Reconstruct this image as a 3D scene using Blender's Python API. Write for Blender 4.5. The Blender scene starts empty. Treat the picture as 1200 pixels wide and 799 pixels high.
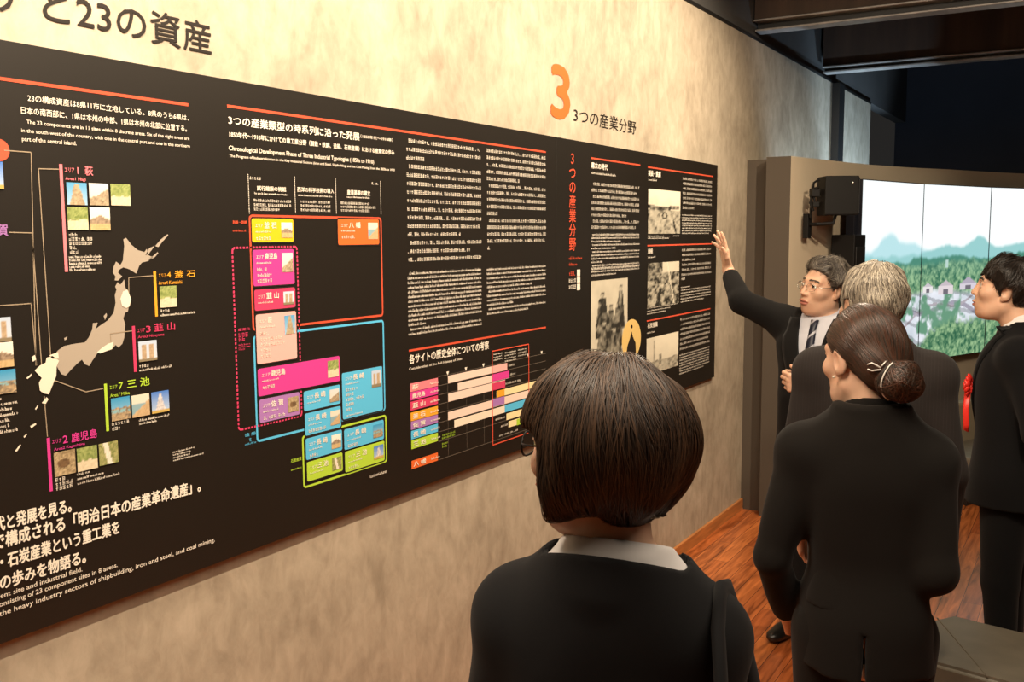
import bpy, bmesh, math, random
import numpy as np
from mathutils import Vector, Matrix
from mathutils.geometry import tessellate_polygon
random.seed(7); rng = np.random.default_rng(7)
SC = bpy.context.scene
COL = SC.collection
PI = math.pi
# ------------------------------------------------------------------ camera
CAM = np.array([1.931, 0.0, 1.78]); FPX = 1149.4
YAW, PITCH, ROLL = 0.53834879, 0.10668539, -0.00599385
_f = np.array([-math.sin(YAW)*math.cos(PITCH), math.cos(YAW)*math.cos(PITCH), -math.sin(PITCH)])
_r0 = np.array([math.cos(YAW), math.sin(YAW), 0.0]); _u0 = np.cross(_r0, _f)
_r = _r0*math.cos(ROLL)+_u0*math.sin(ROLL); _u = -_r0*math.sin(ROLL)+_u0*math.cos(ROLL)
cd = bpy.data.cameras.new('camera'); cam = bpy.data.objects.new('camera', cd); COL.objects.link(cam)
cd.sensor_fit = 'HORIZONTAL'; cd.sensor_width = 36.0; cd.lens = 36.0*FPX/1200.0
cd.clip_start = 0.05; cd.clip_end = 60
cam.matrix_world = Matrix(((_r[0], _u[0], -_f[0], CAM[0]), (_r[1], _u[1], -_f[1], CAM[1]), (_r[2], _u[2], -_f[2], CAM[2]), (0, 0, 0, 1)))
SC.camera = cam
SC.view_settings.view_transform = 'Standard'; SC.view_settings.look = 'None'
SC.view_settings.gamma = 1.0; SC.view_settings.use_curve_mapping = False
SC.view_settings.exposure = 0.0
# ------------------------------------------------------------------ world, room lights and added fill lights
w = bpy.data.worlds.new('world'); SC.world = w; w.use_nodes = True
w.node_tree.nodes['Background'].inputs[0].default_value = (0.9, 0.85, 0.8, 1)
w.node_tree.nodes['Background'].inputs[1].default_value = 0.02
WARM = (1.0, 0.81, 0.59)
def spot(loc, target, power, col=WARM, ang=70, blend=0.8, size=0.05):
    l = bpy.data.lights.new('ceiling_or_fill_spot', 'SPOT'); l.energy = power; l.color = col  # shared by the ceiling spots, added fills and lamps behind the partition
    l.spot_size = math.radians(ang); l.spot_blend = blend; l.shadow_soft_size = size
    o = bpy.data.objects.new('ceiling_or_fill_spot', l); COL.objects.link(o); o.location = loc
    o.rotation_euler = (Vector(target)-Vector(loc)).to_track_quat('-Z', 'Y').to_euler(); return o
def area(loc, target, power, sx, sy, col=WARM):
    l = bpy.data.lights.new('added_fill_area', 'AREA'); l.energy = power; l.color = col
    l.shape = 'RECTANGLE'; l.size = sx; l.size_y = sy
    o = bpy.data.objects.new('added_fill_area', l); COL.objects.link(o); o.location = loc
    o.rotation_euler = (Vector(target)-Vector(loc)).to_track_quat('-Z', 'Y').to_euler(); return o
for yy in (0.9, 1.9, 2.9, 3.9, 4.8):
    spot((1.25, yy, 3.35), (0.0, yy, 2.2), 160, WARM, 100, 0.9, 0.012)
spot((2.2, 3.7, 3.3), (0.3, 6.0, 1.6), 260, WARM, 60, 0.7, 0.03)
spot((1.9, 1.7, 3.4), (1.1, 4.3, 1.2), 150, (1.0, 0.82, 0.6), 60, 0.8, 0.06)  # added fill spot, brightens the pointing man's face
spot((0.55, 4.7, 3.35), (1.4, 2.3, 1.45), 170, (1.0, 0.84, 0.64), 50, 0.8, 0.06)  # added fill spot, brightens the face of the bun haired woman
spot((2.0, 4.9, 3.4), (1.7, 5.3, 0), 110, (1.0, 0.8, 0.58), 70, 0.8, 0.05)  # added fill spot, warms the dim floor before the video wall
area((2.2, 1.6, 3.4), (1.6, 2.6, 0), 60, 1.2, 2.4, (1.0, 0.82, 0.62))  # added overhead fill for the ambient level, not a fixture of the room
spot((0.62, 8.9, 1.3), (0.0, 9.0, 2.4), 220, (0.55, 0.77, 1.0), 95, 0.5, 0.05)  # unseen cool lamp low behind the partition, not on the ceiling
spot((0.36, 7.35, 1.35), (0.0, 7.75, 2.5), 95, (0.55, 0.77, 1.0), 130, 0.5, 0.05)  # second unseen cool lamp behind the partition, spreads the bluish wash
area((0.7, 1.0, 3.4), (1.45, 2.6, 1.3), 70, 0.6, 1.2, (1.0, 0.82, 0.62))  # added soft fill for the bun haired woman's cheek and the hair tops

# ------------------------------------------------------------------ pixel helpers (rays of the photograph to planes of the room)
def ray(px, py): return _f + _r*((px-600.0)/FPX) - _u*((py-399.5)/FPX)
def wallp(px, py, x0=0.0):
    d = ray(px, py); t = (x0-CAM[0])/d[0]; p = CAM+t*d; return (p[1], p[2])
def levelp(px, py, z):
    d = ray(px, py); t = (z-CAM[2])/d[2]; return CAM+t*d
def atd(px, py, dep): return CAM+ray(px, py)*dep
ZM = {'z1': (0, 80, 4.438), 'z2': (0, 240, 4.438), 'z3': (0, 400, 4.438), 'z4': (0, 560, 3.993), 'z5': (250, 110, 4.7),
      'z6': (250, 270, 4.7), 'z7': (260, 420, 4.995), 'z8': (460, 370, 4.205), 'y1': (460, 150, 5.325), 'y2': (460, 280, 5.705),
      'y3': (640, 160, 4.995), 'y4': (640, 300, 4.995), 'p': (0, 0, 1.0)}
def zp(z, x, y):
    a, b, s = ZM[z]; return (a+x/s, b+y/s)

# ------------------------------------------------------------------ object helpers
def world_of(o):
    m = o.matrix_basis.copy()
    return (world_of(o.parent) @ o.matrix_parent_inverse @ m) if o.parent else m
LOCAL = [False]                  # True: children are modelled in their parent's own coordinates
def link(o, parent=None):
    COL.objects.link(o)
    if parent is not None:
        o.parent = parent
        if not LOCAL[0]: o.matrix_parent_inverse = world_of(parent).inverted()
    return o
def tag(o, label, cat, group=None, kind=None):
    o['label'] = label; o['category'] = cat
    if group: o['group'] = group
    if kind: o['kind'] = kind
    return o
def empty(name, loc=(0, 0, 0), rz=0):
    o = bpy.data.objects.new(name, None); o.empty_display_size = 0.1; COL.objects.link(o)
    o.location = loc; o.rotation_euler = (0, 0, rz); return o
def mesh_np(name, V, Q, mats, parent=None, fm=None, smooth=False):
    me = bpy.data.meshes.new(name)
    V = np.asarray(V, dtype=np.float32).reshape(-1, 3)
    if isinstance(Q, np.ndarray):
        n, k = Q.shape
        me.vertices.add(len(V)); me.vertices.foreach_set('co', V.ravel())
        me.loops.add(n*k); me.loops.foreach_set('vertex_index', Q.astype(np.int32).ravel())
        me.polygons.add(n); me.polygons.foreach_set('loop_start', np.arange(0, n*k, k, dtype=np.int32))
        me.polygons.foreach_set('loop_total', np.full(n, k, dtype=np.int32))
        me.update(calc_edges=True)
    else:
        me.from_pydata([tuple(map(float, v)) for v in V], [], [tuple(q) for q in Q])
    for m in (mats if isinstance(mats, (list, tuple)) else [mats]): me.materials.append(m)
    if fm is not None: me.polygons.foreach_set('material_index', np.asarray(fm, dtype=np.int32))
    if smooth: me.polygons.foreach_set('use_smooth', np.ones(len(me.polygons), dtype=bool))
    me.validate(); me.update()
    return link(bpy.data.objects.new(name, me), parent)
def bm_obj(name, bm, mats, parent=None, smooth=False):
    me = bpy.data.meshes.new(name); bmesh.ops.recalc_face_normals(bm, faces=bm.faces[:]); bm.to_mesh(me); bm.free()
    for m in (mats if isinstance(mats, (list, tuple)) else [mats]): me.materials.append(m)
    if smooth: me.polygons.foreach_set('use_smooth', np.ones(len(me.polygons), dtype=bool))
    return link(bpy.data.objects.new(name, me), parent)
def add_box(bm, c, s, rot=None, bev=0.0):
    r = bmesh.ops.create_cube(bm, size=1.0); vs = r['verts']
    for v in vs: v.co = Vector((v.co.x*s[0], v.co.y*s[1], v.co.z*s[2]))
    if bev > 0:
        es = list({e for v in vs for e in v.link_edges})
        rr = bmesh.ops.bevel(bm, geom=es, offset=bev, segments=2, affect='EDGES', profile=0.5)
        vs = list({v for f in rr['faces'] for v in f.verts} | {v for v in vs if v.is_valid})
    M = rot if rot is not None else Matrix.Identity(3)
    for v in vs: v.co = M @ v.co + Vector(c)
    return vs
def add_tube(bm, pts, r, n=8, closed=False, flat=None):
    pts = [Vector(p) for p in pts]; N = len(pts); rings = []
    up = Vector((0, 0, 1)); prevn = None
    for i, p in enumerate(pts):
        if closed: t = pts[(i+1) % N]-pts[i-1]
        else: t = pts[min(i+1, N-1)]-pts[max(i-1, 0)]
        t.normalize()
        if prevn is None:
            a = up if abs(t.dot(up)) < 0.9 else Vector((1, 0, 0)); nn = (a-t*a.dot(t)).normalized()
        else: nn = (prevn-t*prevn.dot(t)).normalized()
        prevn = nn; b = t.cross(nn); rr = r[i] if isinstance(r, (list, tuple)) else r
        fl = flat if flat else (1, 1)
        rings.append([bm.verts.new(p+nn*(math.cos(2*PI*k/n)*rr*fl[0])+b*(math.sin(2*PI*k/n)*rr*fl[1])) for k in range(n)])
    for i in range(N if closed else N-1):
        A = rings[i]; B = rings[(i+1) % N]
        for k in range(n): bm.faces.new((A[k], A[(k+1) % n], B[(k+1) % n], B[k]))
    if not closed: bm.faces.new(rings[0][::-1]); bm.faces.new(rings[-1])
def add_prism(bm, poly, z0, z1):
    a = [bm.verts.new((x, y, z0)) for x, y in poly]; b = [bm.verts.new((x, y, z1)) for x, y in poly]; n = len(poly)
    for i in range(n): bm.faces.new((a[i], a[(i+1) % n], b[(i+1) % n], b[i]))
    bm.faces.new(a[::-1]); bm.faces.new(b)

# ------------------------------------------------------------------ materials
def mat(name, col, rough=0.6, metal=0.0, spec=0.5, bump=None, var=None, emit=None, coat=0.0, sheen=0.0):
    m = bpy.data.materials.new(name); m.use_nodes = True; nt = m.node_tree; b = nt.nodes['Principled BSDF']
    c4 = (col[0], col[1], col[2], 1)
    b.inputs['Base Color'].default_value = c4; b.inputs['Roughness'].default_value = rough
    b.inputs['Metallic'].default_value = metal; b.inputs['Specular IOR Level'].default_value = spec
    b.inputs['Coat Weight'].default_value = coat; b.inputs['Sheen Weight'].default_value = sheen
    if emit: b.inputs['Emission Color'].default_value = (*emit[0], 1); b.inputs['Emission Strength'].default_value = emit[1]
    tc = nt.nodes.new('ShaderNodeTexCoord')
    if var:   # (scale vec, amount)
        mp = nt.nodes.new('ShaderNodeMapping'); mp.inputs['Scale'].default_value = var[0]
        nt.links.new(tc.outputs['Object'], mp.inputs['Vector'])
        n = nt.nodes.new('ShaderNodeTexNoise'); n.inputs['Scale'].default_value = 1.0; n.inputs['Detail'].default_value = 5
        nt.links.new(mp.outputs[0], n.inputs['Vector'])
        r = nt.nodes.new('ShaderNodeValToRGB'); a = var[1]
        r.color_ramp.elements[0].position = 0.3; r.color_ramp.elements[1].position = 0.7
        r.color_ramp.elements[0].color = (col[0]*(1-a), col[1]*(1-a), col[2]*(1-a), 1)
        r.color_ramp.elements[1].color = (min(col[0]*(1+a), 1), min(col[1]*(1+a), 1), min(col[2]*(1+a), 1), 1)
        nt.links.new(n.outputs['Fac'], r.inputs[0]); nt.links.new(r.outputs[0], b.inputs['Base Color'])
    if bump:  # (scale vec, strength, distance)
        mp2 = nt.nodes.new('ShaderNodeMapping'); mp2.inputs['Scale'].default_value = bump[0]
        nt.links.new(tc.outputs['Object'], mp2.inputs['Vector'])
        n2 = nt.nodes.new('ShaderNodeTexNoise'); n2.inputs['Scale'].default_value = 1.0; n2.inputs['Detail'].default_value = 3
        nt.links.new(mp2.outputs[0], n2.inputs['Vector'])
        bp = nt.nodes.new('ShaderNodeBump'); bp.inputs['Strength'].default_value = bump[1]; bp.inputs['Distance'].default_value = bump[2]
        nt.links.new(n2.outputs['Fac'], bp.inputs['Height']); nt.links.new(bp.outputs[0], b.inputs['Normal'])
    return m
def concrete():
    m = bpy.data.materials.new('mottled_concrete_panel'); m.use_nodes = True; nt = m.node_tree; b = nt.nodes['Principled BSDF']
    b.inputs['Roughness'].default_value = 0.75
    tc = nt.nodes.new('ShaderNodeTexCoord')
    def noise(scale, vec, det=6, dist=0.4):
        mp = nt.nodes.new('ShaderNodeMapping'); mp.inputs['Scale'].default_value = vec; nt.links.new(tc.outputs['Object'], mp.inputs[0])
        n = nt.nodes.new('ShaderNodeTexNoise'); n.inputs['Scale'].default_value = scale; n.inputs['Detail'].default_value = det
        n.inputs['Roughness'].default_value = 0.62; n.inputs['Distortion'].default_value = dist
        nt.links.new(mp.outputs[0], n.inputs['Vector']); return n
    n1 = noise(3.4, (1, 1.0, 0.9), 7, 0.8); n2 = noise(13, (1, 1.4, 0.8)); n3 = noise(1.3, (1, 1, 1), 3)
    r = nt.nodes.new('ShaderNodeValToRGB'); e = r.color_ramp.elements
    e[0].position = 0.34; e[0].color = (0.27, 0.222, 0.158, 1); e[1].position = 0.66; e[1].color = (0.56, 0.48, 0.365, 1)
    x = e.new(0.5); x.color = (0.42, 0.354, 0.262, 1)
    mx = nt.nodes.new('ShaderNodeMath'); mx.operation = 'MULTIPLY_ADD'; mx.inputs[1].default_value = 0.45
    m2 = nt.nodes.new('ShaderNodeMath'); m2.operation = 'MULTIPLY_ADD'; m2.inputs[1].default_value = 0.35
    m3 = nt.nodes.new('ShaderNodeMath'); m3.operation = 'MULTIPLY'; m3.inputs[1].default_value = 0.2
    nt.links.new(n3.outputs['Fac'], m3.inputs[0]); nt.links.new(n2.outputs['Fac'], m2.inputs[0]); nt.links.new(m3.outputs[0], m2.inputs[2])
    nt.links.new(n1.outputs['Fac'], mx.inputs[0]); nt.links.new(m2.outputs[0], mx.inputs[2])
    nt.links.new(mx.outputs[0], r.inputs[0]); nt.links.new(r.outputs[0], b.inputs['Base Color'])
    bp = nt.nodes.new('ShaderNodeBump'); bp.inputs['Strength'].default_value = 0.12; bp.inputs['Distance'].default_value = 0.01
    nt.links.new(n2.outputs['Fac'], bp.inputs['Height']); nt.links.new(bp.outputs[0], b.inputs['Normal'])
    return m
def planks():
    m = bpy.data.materials.new('red_wood_planks'); m.use_nodes = True; nt = m.node_tree; b = nt.nodes['Principled BSDF']
    b.inputs['Roughness'].default_value = 0.22; b.inputs['Specular IOR Level'].default_value = 0.5
    tc = nt.nodes.new('ShaderNodeTexCoord'); sx = nt.nodes.new('ShaderNodeSeparateXYZ'); nt.links.new(tc.outputs['Object'], sx.inputs[0])
    cmb = nt.nodes.new('ShaderNodeCombineXYZ'); nt.links.new(sx.outputs['Y'], cmb.inputs[0]); nt.links.new(sx.outputs['X'], cmb.inputs[1])
    br = nt.nodes.new('ShaderNodeTexBrick'); br.inputs['Scale'].default_value = 1.0; br.inputs['Brick Width'].default_value = 0.9
    br.inputs['Row Height'].default_value = 0.09; br.inputs['Mortar Size'].default_value = 0.0012; br.offset = 0.37
    br.inputs['Color1'].default_value = (0.62, 0.19, 0.05, 1); br.inputs['Color2'].default_value = (0.42, 0.11, 0.03, 1)
    br.inputs['Mortar'].default_value = (0.05, 0.015, 0.008, 1); br.inputs['Bias'].default_value = 0.0
    nt.links.new(cmb.outputs[0], br.inputs['Vector'])
    mp = nt.nodes.new('ShaderNodeMapping'); mp.inputs['Scale'].default_value = (14, 1.3, 1); nt.links.new(tc.outputs['Object'], mp.inputs[0])
    n = nt.nodes.new('ShaderNodeTexNoise'); n.inputs['Scale'].default_value = 2.0; n.inputs['Detail'].default_value = 6; n.inputs['Distortion'].default_value = 1.2
    nt.links.new(mp.outputs[0], n.inputs['Vector'])
    r = nt.nodes.new('ShaderNodeValToRGB'); r.color_ramp.elements[0].position = 0.32; r.color_ramp.elements[1].position = 0.68
    r.color_ramp.elements[0].color = (0.45, 0.40, 0.38, 1); r.color_ramp.elements[1].color = (1.25, 1.25, 1.25, 1)
    nt.links.new(n.outputs['Fac'], r.inputs[0])
    mi = nt.nodes.new('ShaderNodeMix'); mi.data_type = 'RGBA'; mi.blend_type = 'MULTIPLY'; mi.inputs[0].default_value = 1.0
    nt.links.new(br.outputs['Color'], mi.inputs[6]); nt.links.new(r.outputs[0], mi.inputs[7]); nt.links.new(mi.outputs[2], b.inputs['Base Color'])
    return m
def attr_mat(name, rough=0.5, emit=0.0):
    m = bpy.data.materials.new(name); m.use_nodes = True; nt = m.node_tree; b = nt.nodes['Principled BSDF']
    a = nt.nodes.new('ShaderNodeAttribute'); a.attribute_name = 'picture'; b.inputs['Roughness'].default_value = rough
    if emit > 0:
        b.inputs['Base Color'].default_value = (0.01, 0.01, 0.01, 1); b.inputs['Specular IOR Level'].default_value = 0.2
        nt.links.new(a.outputs['Color'], b.inputs['Emission Color']); b.inputs['Emission Strength'].default_value = emit
    else: nt.links.new(a.outputs['Color'], b.inputs['Base Color'])
    return m
M = {}
M['wall'] = concrete(); M['floor'] = planks()
M['dark_wall'] = mat('dark_grey_wall', (0.075, 0.072, 0.068), 0.8, var=((2, 2, 2), 0.15))
M['back_wall'] = mat('near_black_wall', (0.03, 0.031, 0.042), 0.85, var=((2, 2, 2), 0.1))
M['ceil'] = mat('dark_wood_ceiling', (0.05, 0.027, 0.015), 0.7, var=((9, 0.8, 1), 0.35))
M['cream'] = mat('cream_painted_wall', (0.56, 0.47, 0.34), 0.8, var=((3, 3, 3), 0.03), bump=((120, 120, 120), 0.06, 0.002))
M['greybrown'] = mat('grey_brown_painted_board', (0.078, 0.061, 0.044), 0.8, bump=((200, 200, 200), 0.1, 0.002))
M['steel'] = mat('grey_painted_steel', (0.30, 0.28, 0.26), 0.4, 0.3, var=((20, 3, 3), 0.2))
M['black_trim'] = mat('black_trim', (0.010, 0.009, 0.008), 0.5)
M['base'] = mat('orange_wood_baseboard', (0.50, 0.19, 0.055), 0.4, var=((3, 4, 40), 0.25))
M['panel'] = mat('satin_black_print', (0.010, 0.0072, 0.0044), 0.44, spec=0.6, var=((1.5, 1.5, 1.5), 0.08))
M['panel_side'] = mat('black_panel_edge', (0.02, 0.017, 0.014), 0.5)
def ink(name, c): return mat(name+'_ink', c, 0.5, spec=0.3)
M['white'] = ink('white', (0.85, 0.78, 0.66)); M['red'] = ink('red', (0.75, 0.10, 0.05)); M['orange_red'] = ink('orange_red', (0.62, 0.085, 0.04))
M['black_ink'] = ink('black', (0.02, 0.015, 0.012)); M['grey'] = ink('grey', (0.36, 0.30, 0.23)); M['line'] = ink('taupe', (0.33, 0.26, 0.18))
M['pink'] = ink('pink', (0.80, 0.22, 0.25)); M['magenta'] = ink('magenta', (0.65, 0.05, 0.28)); M['crimson'] = ink('crimson', (0.62, 0.05, 0.13))
M['lpink'] = ink('pale_pink', (0.83, 0.42, 0.38)); M['orange'] = ink('orange', (0.80, 0.36, 0.03)); M['dorange'] = ink('deep_orange', (0.74, 0.14, 0.03))
M['yellow'] = ink('yellow', (0.78, 0.47, 0.015)); M['pale_yellow'] = ink('pale_yellow', (0.80, 0.56, 0.20)); M['cyan'] = ink('cyan', (0.10, 0.48, 0.75)); M['green'] = ink('lime_green', (0.42, 0.62, 0.05))
M['purple'] = ink('purple', (0.38, 0.18, 0.45)); M['cream_ink'] = ink('cream', (0.82, 0.70, 0.55)); M['pinkcream'] = ink('pink_cream', (0.80, 0.62, 0.52))
M['yelcream'] = ink('yellow_cream', (0.85, 0.70, 0.38)); M['fadeline'] = ink('faint_line', (0.16, 0.13, 0.10)); M['land'] = ink('map_grey', (0.40, 0.34, 0.27))
M['landhi'] = ink('map_cream', (0.80, 0.72, 0.58))
M['photo'] = attr_mat('printed_picture', 0.45)
M['display'] = attr_mat('lit_display', 0.3, 1.0)
M['bezel'] = mat('black_display_bezel', (0.012, 0.013, 0.02), 0.35)
M['plastic'] = mat('black_plastic', (0.007, 0.0065, 0.006), 0.6, spec=0.25, bump=((300, 300, 300), 0.15, 0.001))
M['chrome'] = mat('bright_metal', (0.7, 0.68, 0.62), 0.25, 1.0)
M['vinyl'] = mat('olive_grey_vinyl', (0.16, 0.14, 0.105), 0.5, var=((12, 12, 12), 0.1), bump=((240, 240, 240), 0.15, 0.001))
M['ivory_board'] = mat('ivory_board', (0.6, 0.5, 0.38), 0.7)

# ------------------------------------------------------------------ noise used for printed pictures and screens
_perm = rng.random((64, 64))
def vnoise(x, y, seed=0):
    x = x+seed*13.7; y = y+seed*7.3
    i = np.floor(x).astype(int); j = np.floor(y).astype(int); fx = x-i; fy = y-j
    fx = fx*fx*(3-2*fx); fy = fy*fy*(3-2*fy); g = lambda a, b: _perm[a % 64, b % 64]
    return (g(i, j)*(1-fx)+g(i+1, j)*fx)*(1-fy)+(g(i, j+1)*(1-fx)+g(i+1, j+1)*fx)*fy
def fbm(x, y, seed=0, o=4):
    s = 0; a = 0.5; t = 0
    for k in range(o): s = s+a*vnoise(x*2**k, y*2**k, seed+k); t += a; a *= 0.55
    return s/t
def mixc(a, b, t):
    t = np.clip(t, 0, 1)[..., None]; return np.array(a)*(1-t)+np.array(b)*t
def sstep(a, b, x):
    t = np.clip((x-a)/(b-a), 0, 1); return t*t*(3-2*t)
def picture_mesh(name, P, nu, nv, func, m, parent):
    """P(u,v)->xyz ; func(u,v)->rgb linear ; u,v in 0..1"""
    u, v = np.meshgrid(np.linspace(0, 1, nu+1), np.linspace(0, 1, nv+1), indexing='ij')
    V = P(u, v).reshape(-1, 3); C = func(u, v).reshape(-1, 3)
    idx = np.arange((nu+1)*(nv+1)).reshape(nu+1, nv+1)
    Q = np.stack([idx[:-1, :-1], idx[1:, :-1], idx[1:, 1:], idx[:-1, 1:]], -1).reshape(-1, 4)
    o = mesh_np(name, V, Q, m, parent)
    at = o.data.color_attributes.new('picture', 'FLOAT_COLOR', 'POINT')
    rgba = np.ones((len(V), 4), dtype=np.float32); rgba[:, :3] = np.clip(C, 0, 4); at.data.foreach_set('color', rgba.ravel())
    return o

# ================================================================== THE ROOM
def slab(name, a, b, m, kind='structure', parent=None):
    bm = bmesh.new(); c = [(a[i]+b[i])/2 for i in range(3)]; s = [abs(b[i]-a[i]) for i in range(3)]
    add_box(bm, c, s); o = bm_obj(name, bm, m, parent)
    if kind: o['kind'] = kind
    return o
slab('floor', (-0.2, -2.5, -0.1), (6.0, 12.2, 0.0), M['floor'])
slab('wall_left', (-0.12, -2.5, 0.0), (0.0, 9.9, 3.0), M['wall'])
slab('wall_left_upper', (-0.12, -2.5, 3.02), (-0.01, 12.0, 4.0), M['dark_wall'])
slab('trim_1', (-0.1, -2.5, 3.0), (0.004, 9.9, 3.02), M['black_trim'])
slab('baseboard_left', (0.0, -2.5, 0.0), (0.016, 6.13, 0.07), M['base'])
slab('wall_back', (-0.12, 11.9, 0.0), (6.0, 12.1, 4.0), M['back_wall'])
slab('wall_right', (5.9, -2.5, 0.0), (6.1, 12.0, 4.0), M['dark_wall'])
slab('wall_near', (-0.12, -2.6, 0.0), (6.0, -2.45, 4.0), M['dark_wall'])
slab('ceiling', (-0.12, -2.6, 4.0), (6.1, 12.1, 4.1), M['ceil'])
# steel ceiling beams (I sections with a timber web panel above) running across the room
def beam(y, label, x0, z0, sep):
    t = empty('ceiling_beam', (x0, y, z0)); tag(t, label, 'beam', 'ceiling beams')
    L = 5.9-x0; LOCAL[0] = True
    bm = bmesh.new(); add_box(bm, (L/2, 0.09, 0.006), (L, 0.12, 0.012), bev=0.003); bm_obj('bottom_flange', bm, M['steel'], t)
    bm = bmesh.new(); add_box(bm, (L/2, 0.10, sep*.5+.006), (L, 0.03, sep)); bm_obj('web', bm, M['black_trim'], t)
    bm = bmesh.new(); add_box(bm, (L/2, 0.07, sep+.006), (L, 0.14, 0.012), bev=0.003); bm_obj('top_flange', bm, M['steel'], t)
    bm = bmesh.new(); add_box(bm, (L/2, 0.16, sep+.012+.42), (L, 0.28, 0.84)); bm_obj('timber_web', bm, M['ceil'], t)
    LOCAL[0] = False
    return t
beam(6.21, 'dark steel and timber ceiling beam nearer the camera, at the top edge', 0.0, 3.05, .055)
beam(7.90, 'dark steel and timber ceiling beam resting on the dark post', 0.02, 3.023, .034)
slab('roof_post', (0.0, 8.34, 0.0), (0.06, 8.52, 3.0), M['black_trim'], None)
tag(bpy.data.objects['roof_post'], 'dark square post rising against the grey concrete wall behind the partition', 'post')
# curved display wall: a cream painted partition curving away from the concrete wall
cw = [(0.303, 6.03), (0.35, 6.24), (0.432, 6.60), (0.505, 6.90), (0.585, 7.18), (0.74, 7.58), (0.945, 7.974), (1.15, 8.44), (1.383, 8.914), (1.75, 9.55), (2.3, 10.25), (3.1, 10.9), (4.4, 11.5)]
def smooth_poly(P, n=6):
    out = []
    for i in range(len(P)-1):
        p0 = Vector(P[max(i-1, 0)]); p1 = Vector(P[i]); p2 = Vector(P[i+1]); p3 = Vector(P[min(i+2, len(P)-1)])
        for k in range(n):
            t = k/n; out.append(0.5*((2*p1)+(p2-p0)*t+(2*p0-5*p1+4*p2-p3)*t*t+(3*p1-p0-3*p2+p3)*t**3))
    out.append(Vector(P[-1])); return [(v.x, v.y) for v in out]
cs = smooth_poly(cw, 5)
bm = bmesh.new()
poly = cs + [(4.5, 11.7), (0.2, 11.6), (0.153, 6.06), (0.153, 6.03)]
poly = cs + [(cs[-1][0]+0.1, cs[-1][1]+0.12)] + [(p[0]-0.14, p[1]+0.08) for p in cs[::-1][:-1]] + [(0.153, 6.22), (0.153, 6.03)]
add_prism(bm, poly, 0.0, 2.25)
o = bm_obj('wall_front', bm, [M['cream'], M['greybrown']]); o['kind'] = 'structure'
for f in o.data.polygons:
    if f.normal.y < -0.9 and f.center.y < 6.05: f.material_index = 1
slab('trim_2', (0.0, 6.135, 0.0), (0.153, 6.2, 2.245), M['greybrown'])

# ================================================================== INFORMATION PANELS ON THE WALL
XP = 0.022                       # front of the panels
LIFT = 0.0008
def P2(z, x, y, x0=XP): a, b = zp(z, x, y); return wallp(a, b, x0)
class Flat:
    """collects flat shapes in the (y,z) plane of a panel; each shape one material slot"""
    def __init__(s): s.V = []; s.F = []; s.mi = []; s.m = []
    def slot(s, m):
        if m not in s.m: s.m.append(m)
        return s.m.index(m)
    def poly(s, pts, m, lift=LIFT):
        n0 = len(s.V); s.V += [(XP+lift, p[0], p[1]) for p in pts]; k = s.slot(m)
        if len(pts) == 4: s.F.append(tuple(range(n0, n0+4))); s.mi.append(k)
        else:
            for t in tessellate_polygon([[Vector((p[0], p[1], 0)) for p in pts]]):
                s.F.append(tuple(n0+i for i in t)); s.mi.append(k)
    def rect(s, y0, z0, y1, z1, m, lift=LIFT): s.poly([(y0, z0), (y1, z0), (y1, z1), (y0, z1)], m, lift)
    def build(s, name, parent, base=True):
        V = np.array(s.V, dtype=float).reshape(-1, 3).copy()
        o = mesh_np(name, V, s.F, s.m, parent, s.mi)
        # faces look into the room (+x)
        me = o.data; b = bmesh.new(); b.from_mesh(me)
        for f in b.faces:
            f.normal_update()
            if f.normal.x < 0: f.normal_flip()
        b.to_mesh(me); b.free(); return o
def rr_pts(y0, z0, y1, z1, r=0.006, n=4):
    out = []
    for cy, cz, a0 in ((y1-r, z1-r, 0), (y0+r, z1-r, 90), (y0+r, z0+r, 180), (y1-r, z0+r, 270)):
        for k in range(n+1):
            a = math.radians(a0+90*k/n); out.append((cy+r*math.cos(a), cz+r*math.sin(a)))
    return out
def outline(fl, y0, z0, y1, z1, w_, m, r=0.008, lift=LIFT, dash=None):
    A = rr_pts(y0, z0, y1, z1, r); B = rr_pts(y0+w_, z0+w_, y1-w_, z1-w_, max(r-w_, 0.001)); n = len(A)
    for i in range(n):
        j = (i+1) % n
        if dash:
            L = math.hypot(A[j][0]-A[i][0], A[j][1]-A[i][1]); k = max(1, int(L/dash))
            if L < dash: fl.poly([A[i], A[j], B[j], B[i]], m, lift); continue
            for q in range(k):
                t0, t1 = q/k, (q+0.62)/k; lp = lambda P, Q, t: (P[0]+(Q[0]-P[0])*t, P[1]+(Q[1]-P[1])*t)
                fl.poly([lp(A[i], A[j], t0), lp(A[i], A[j], t1), lp(B[i], B[j], t1), lp(B[i], B[j], t0)], m, lift)
        else: fl.poly([A[i], A[j], B[j], B[i]], m, lift)
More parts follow.
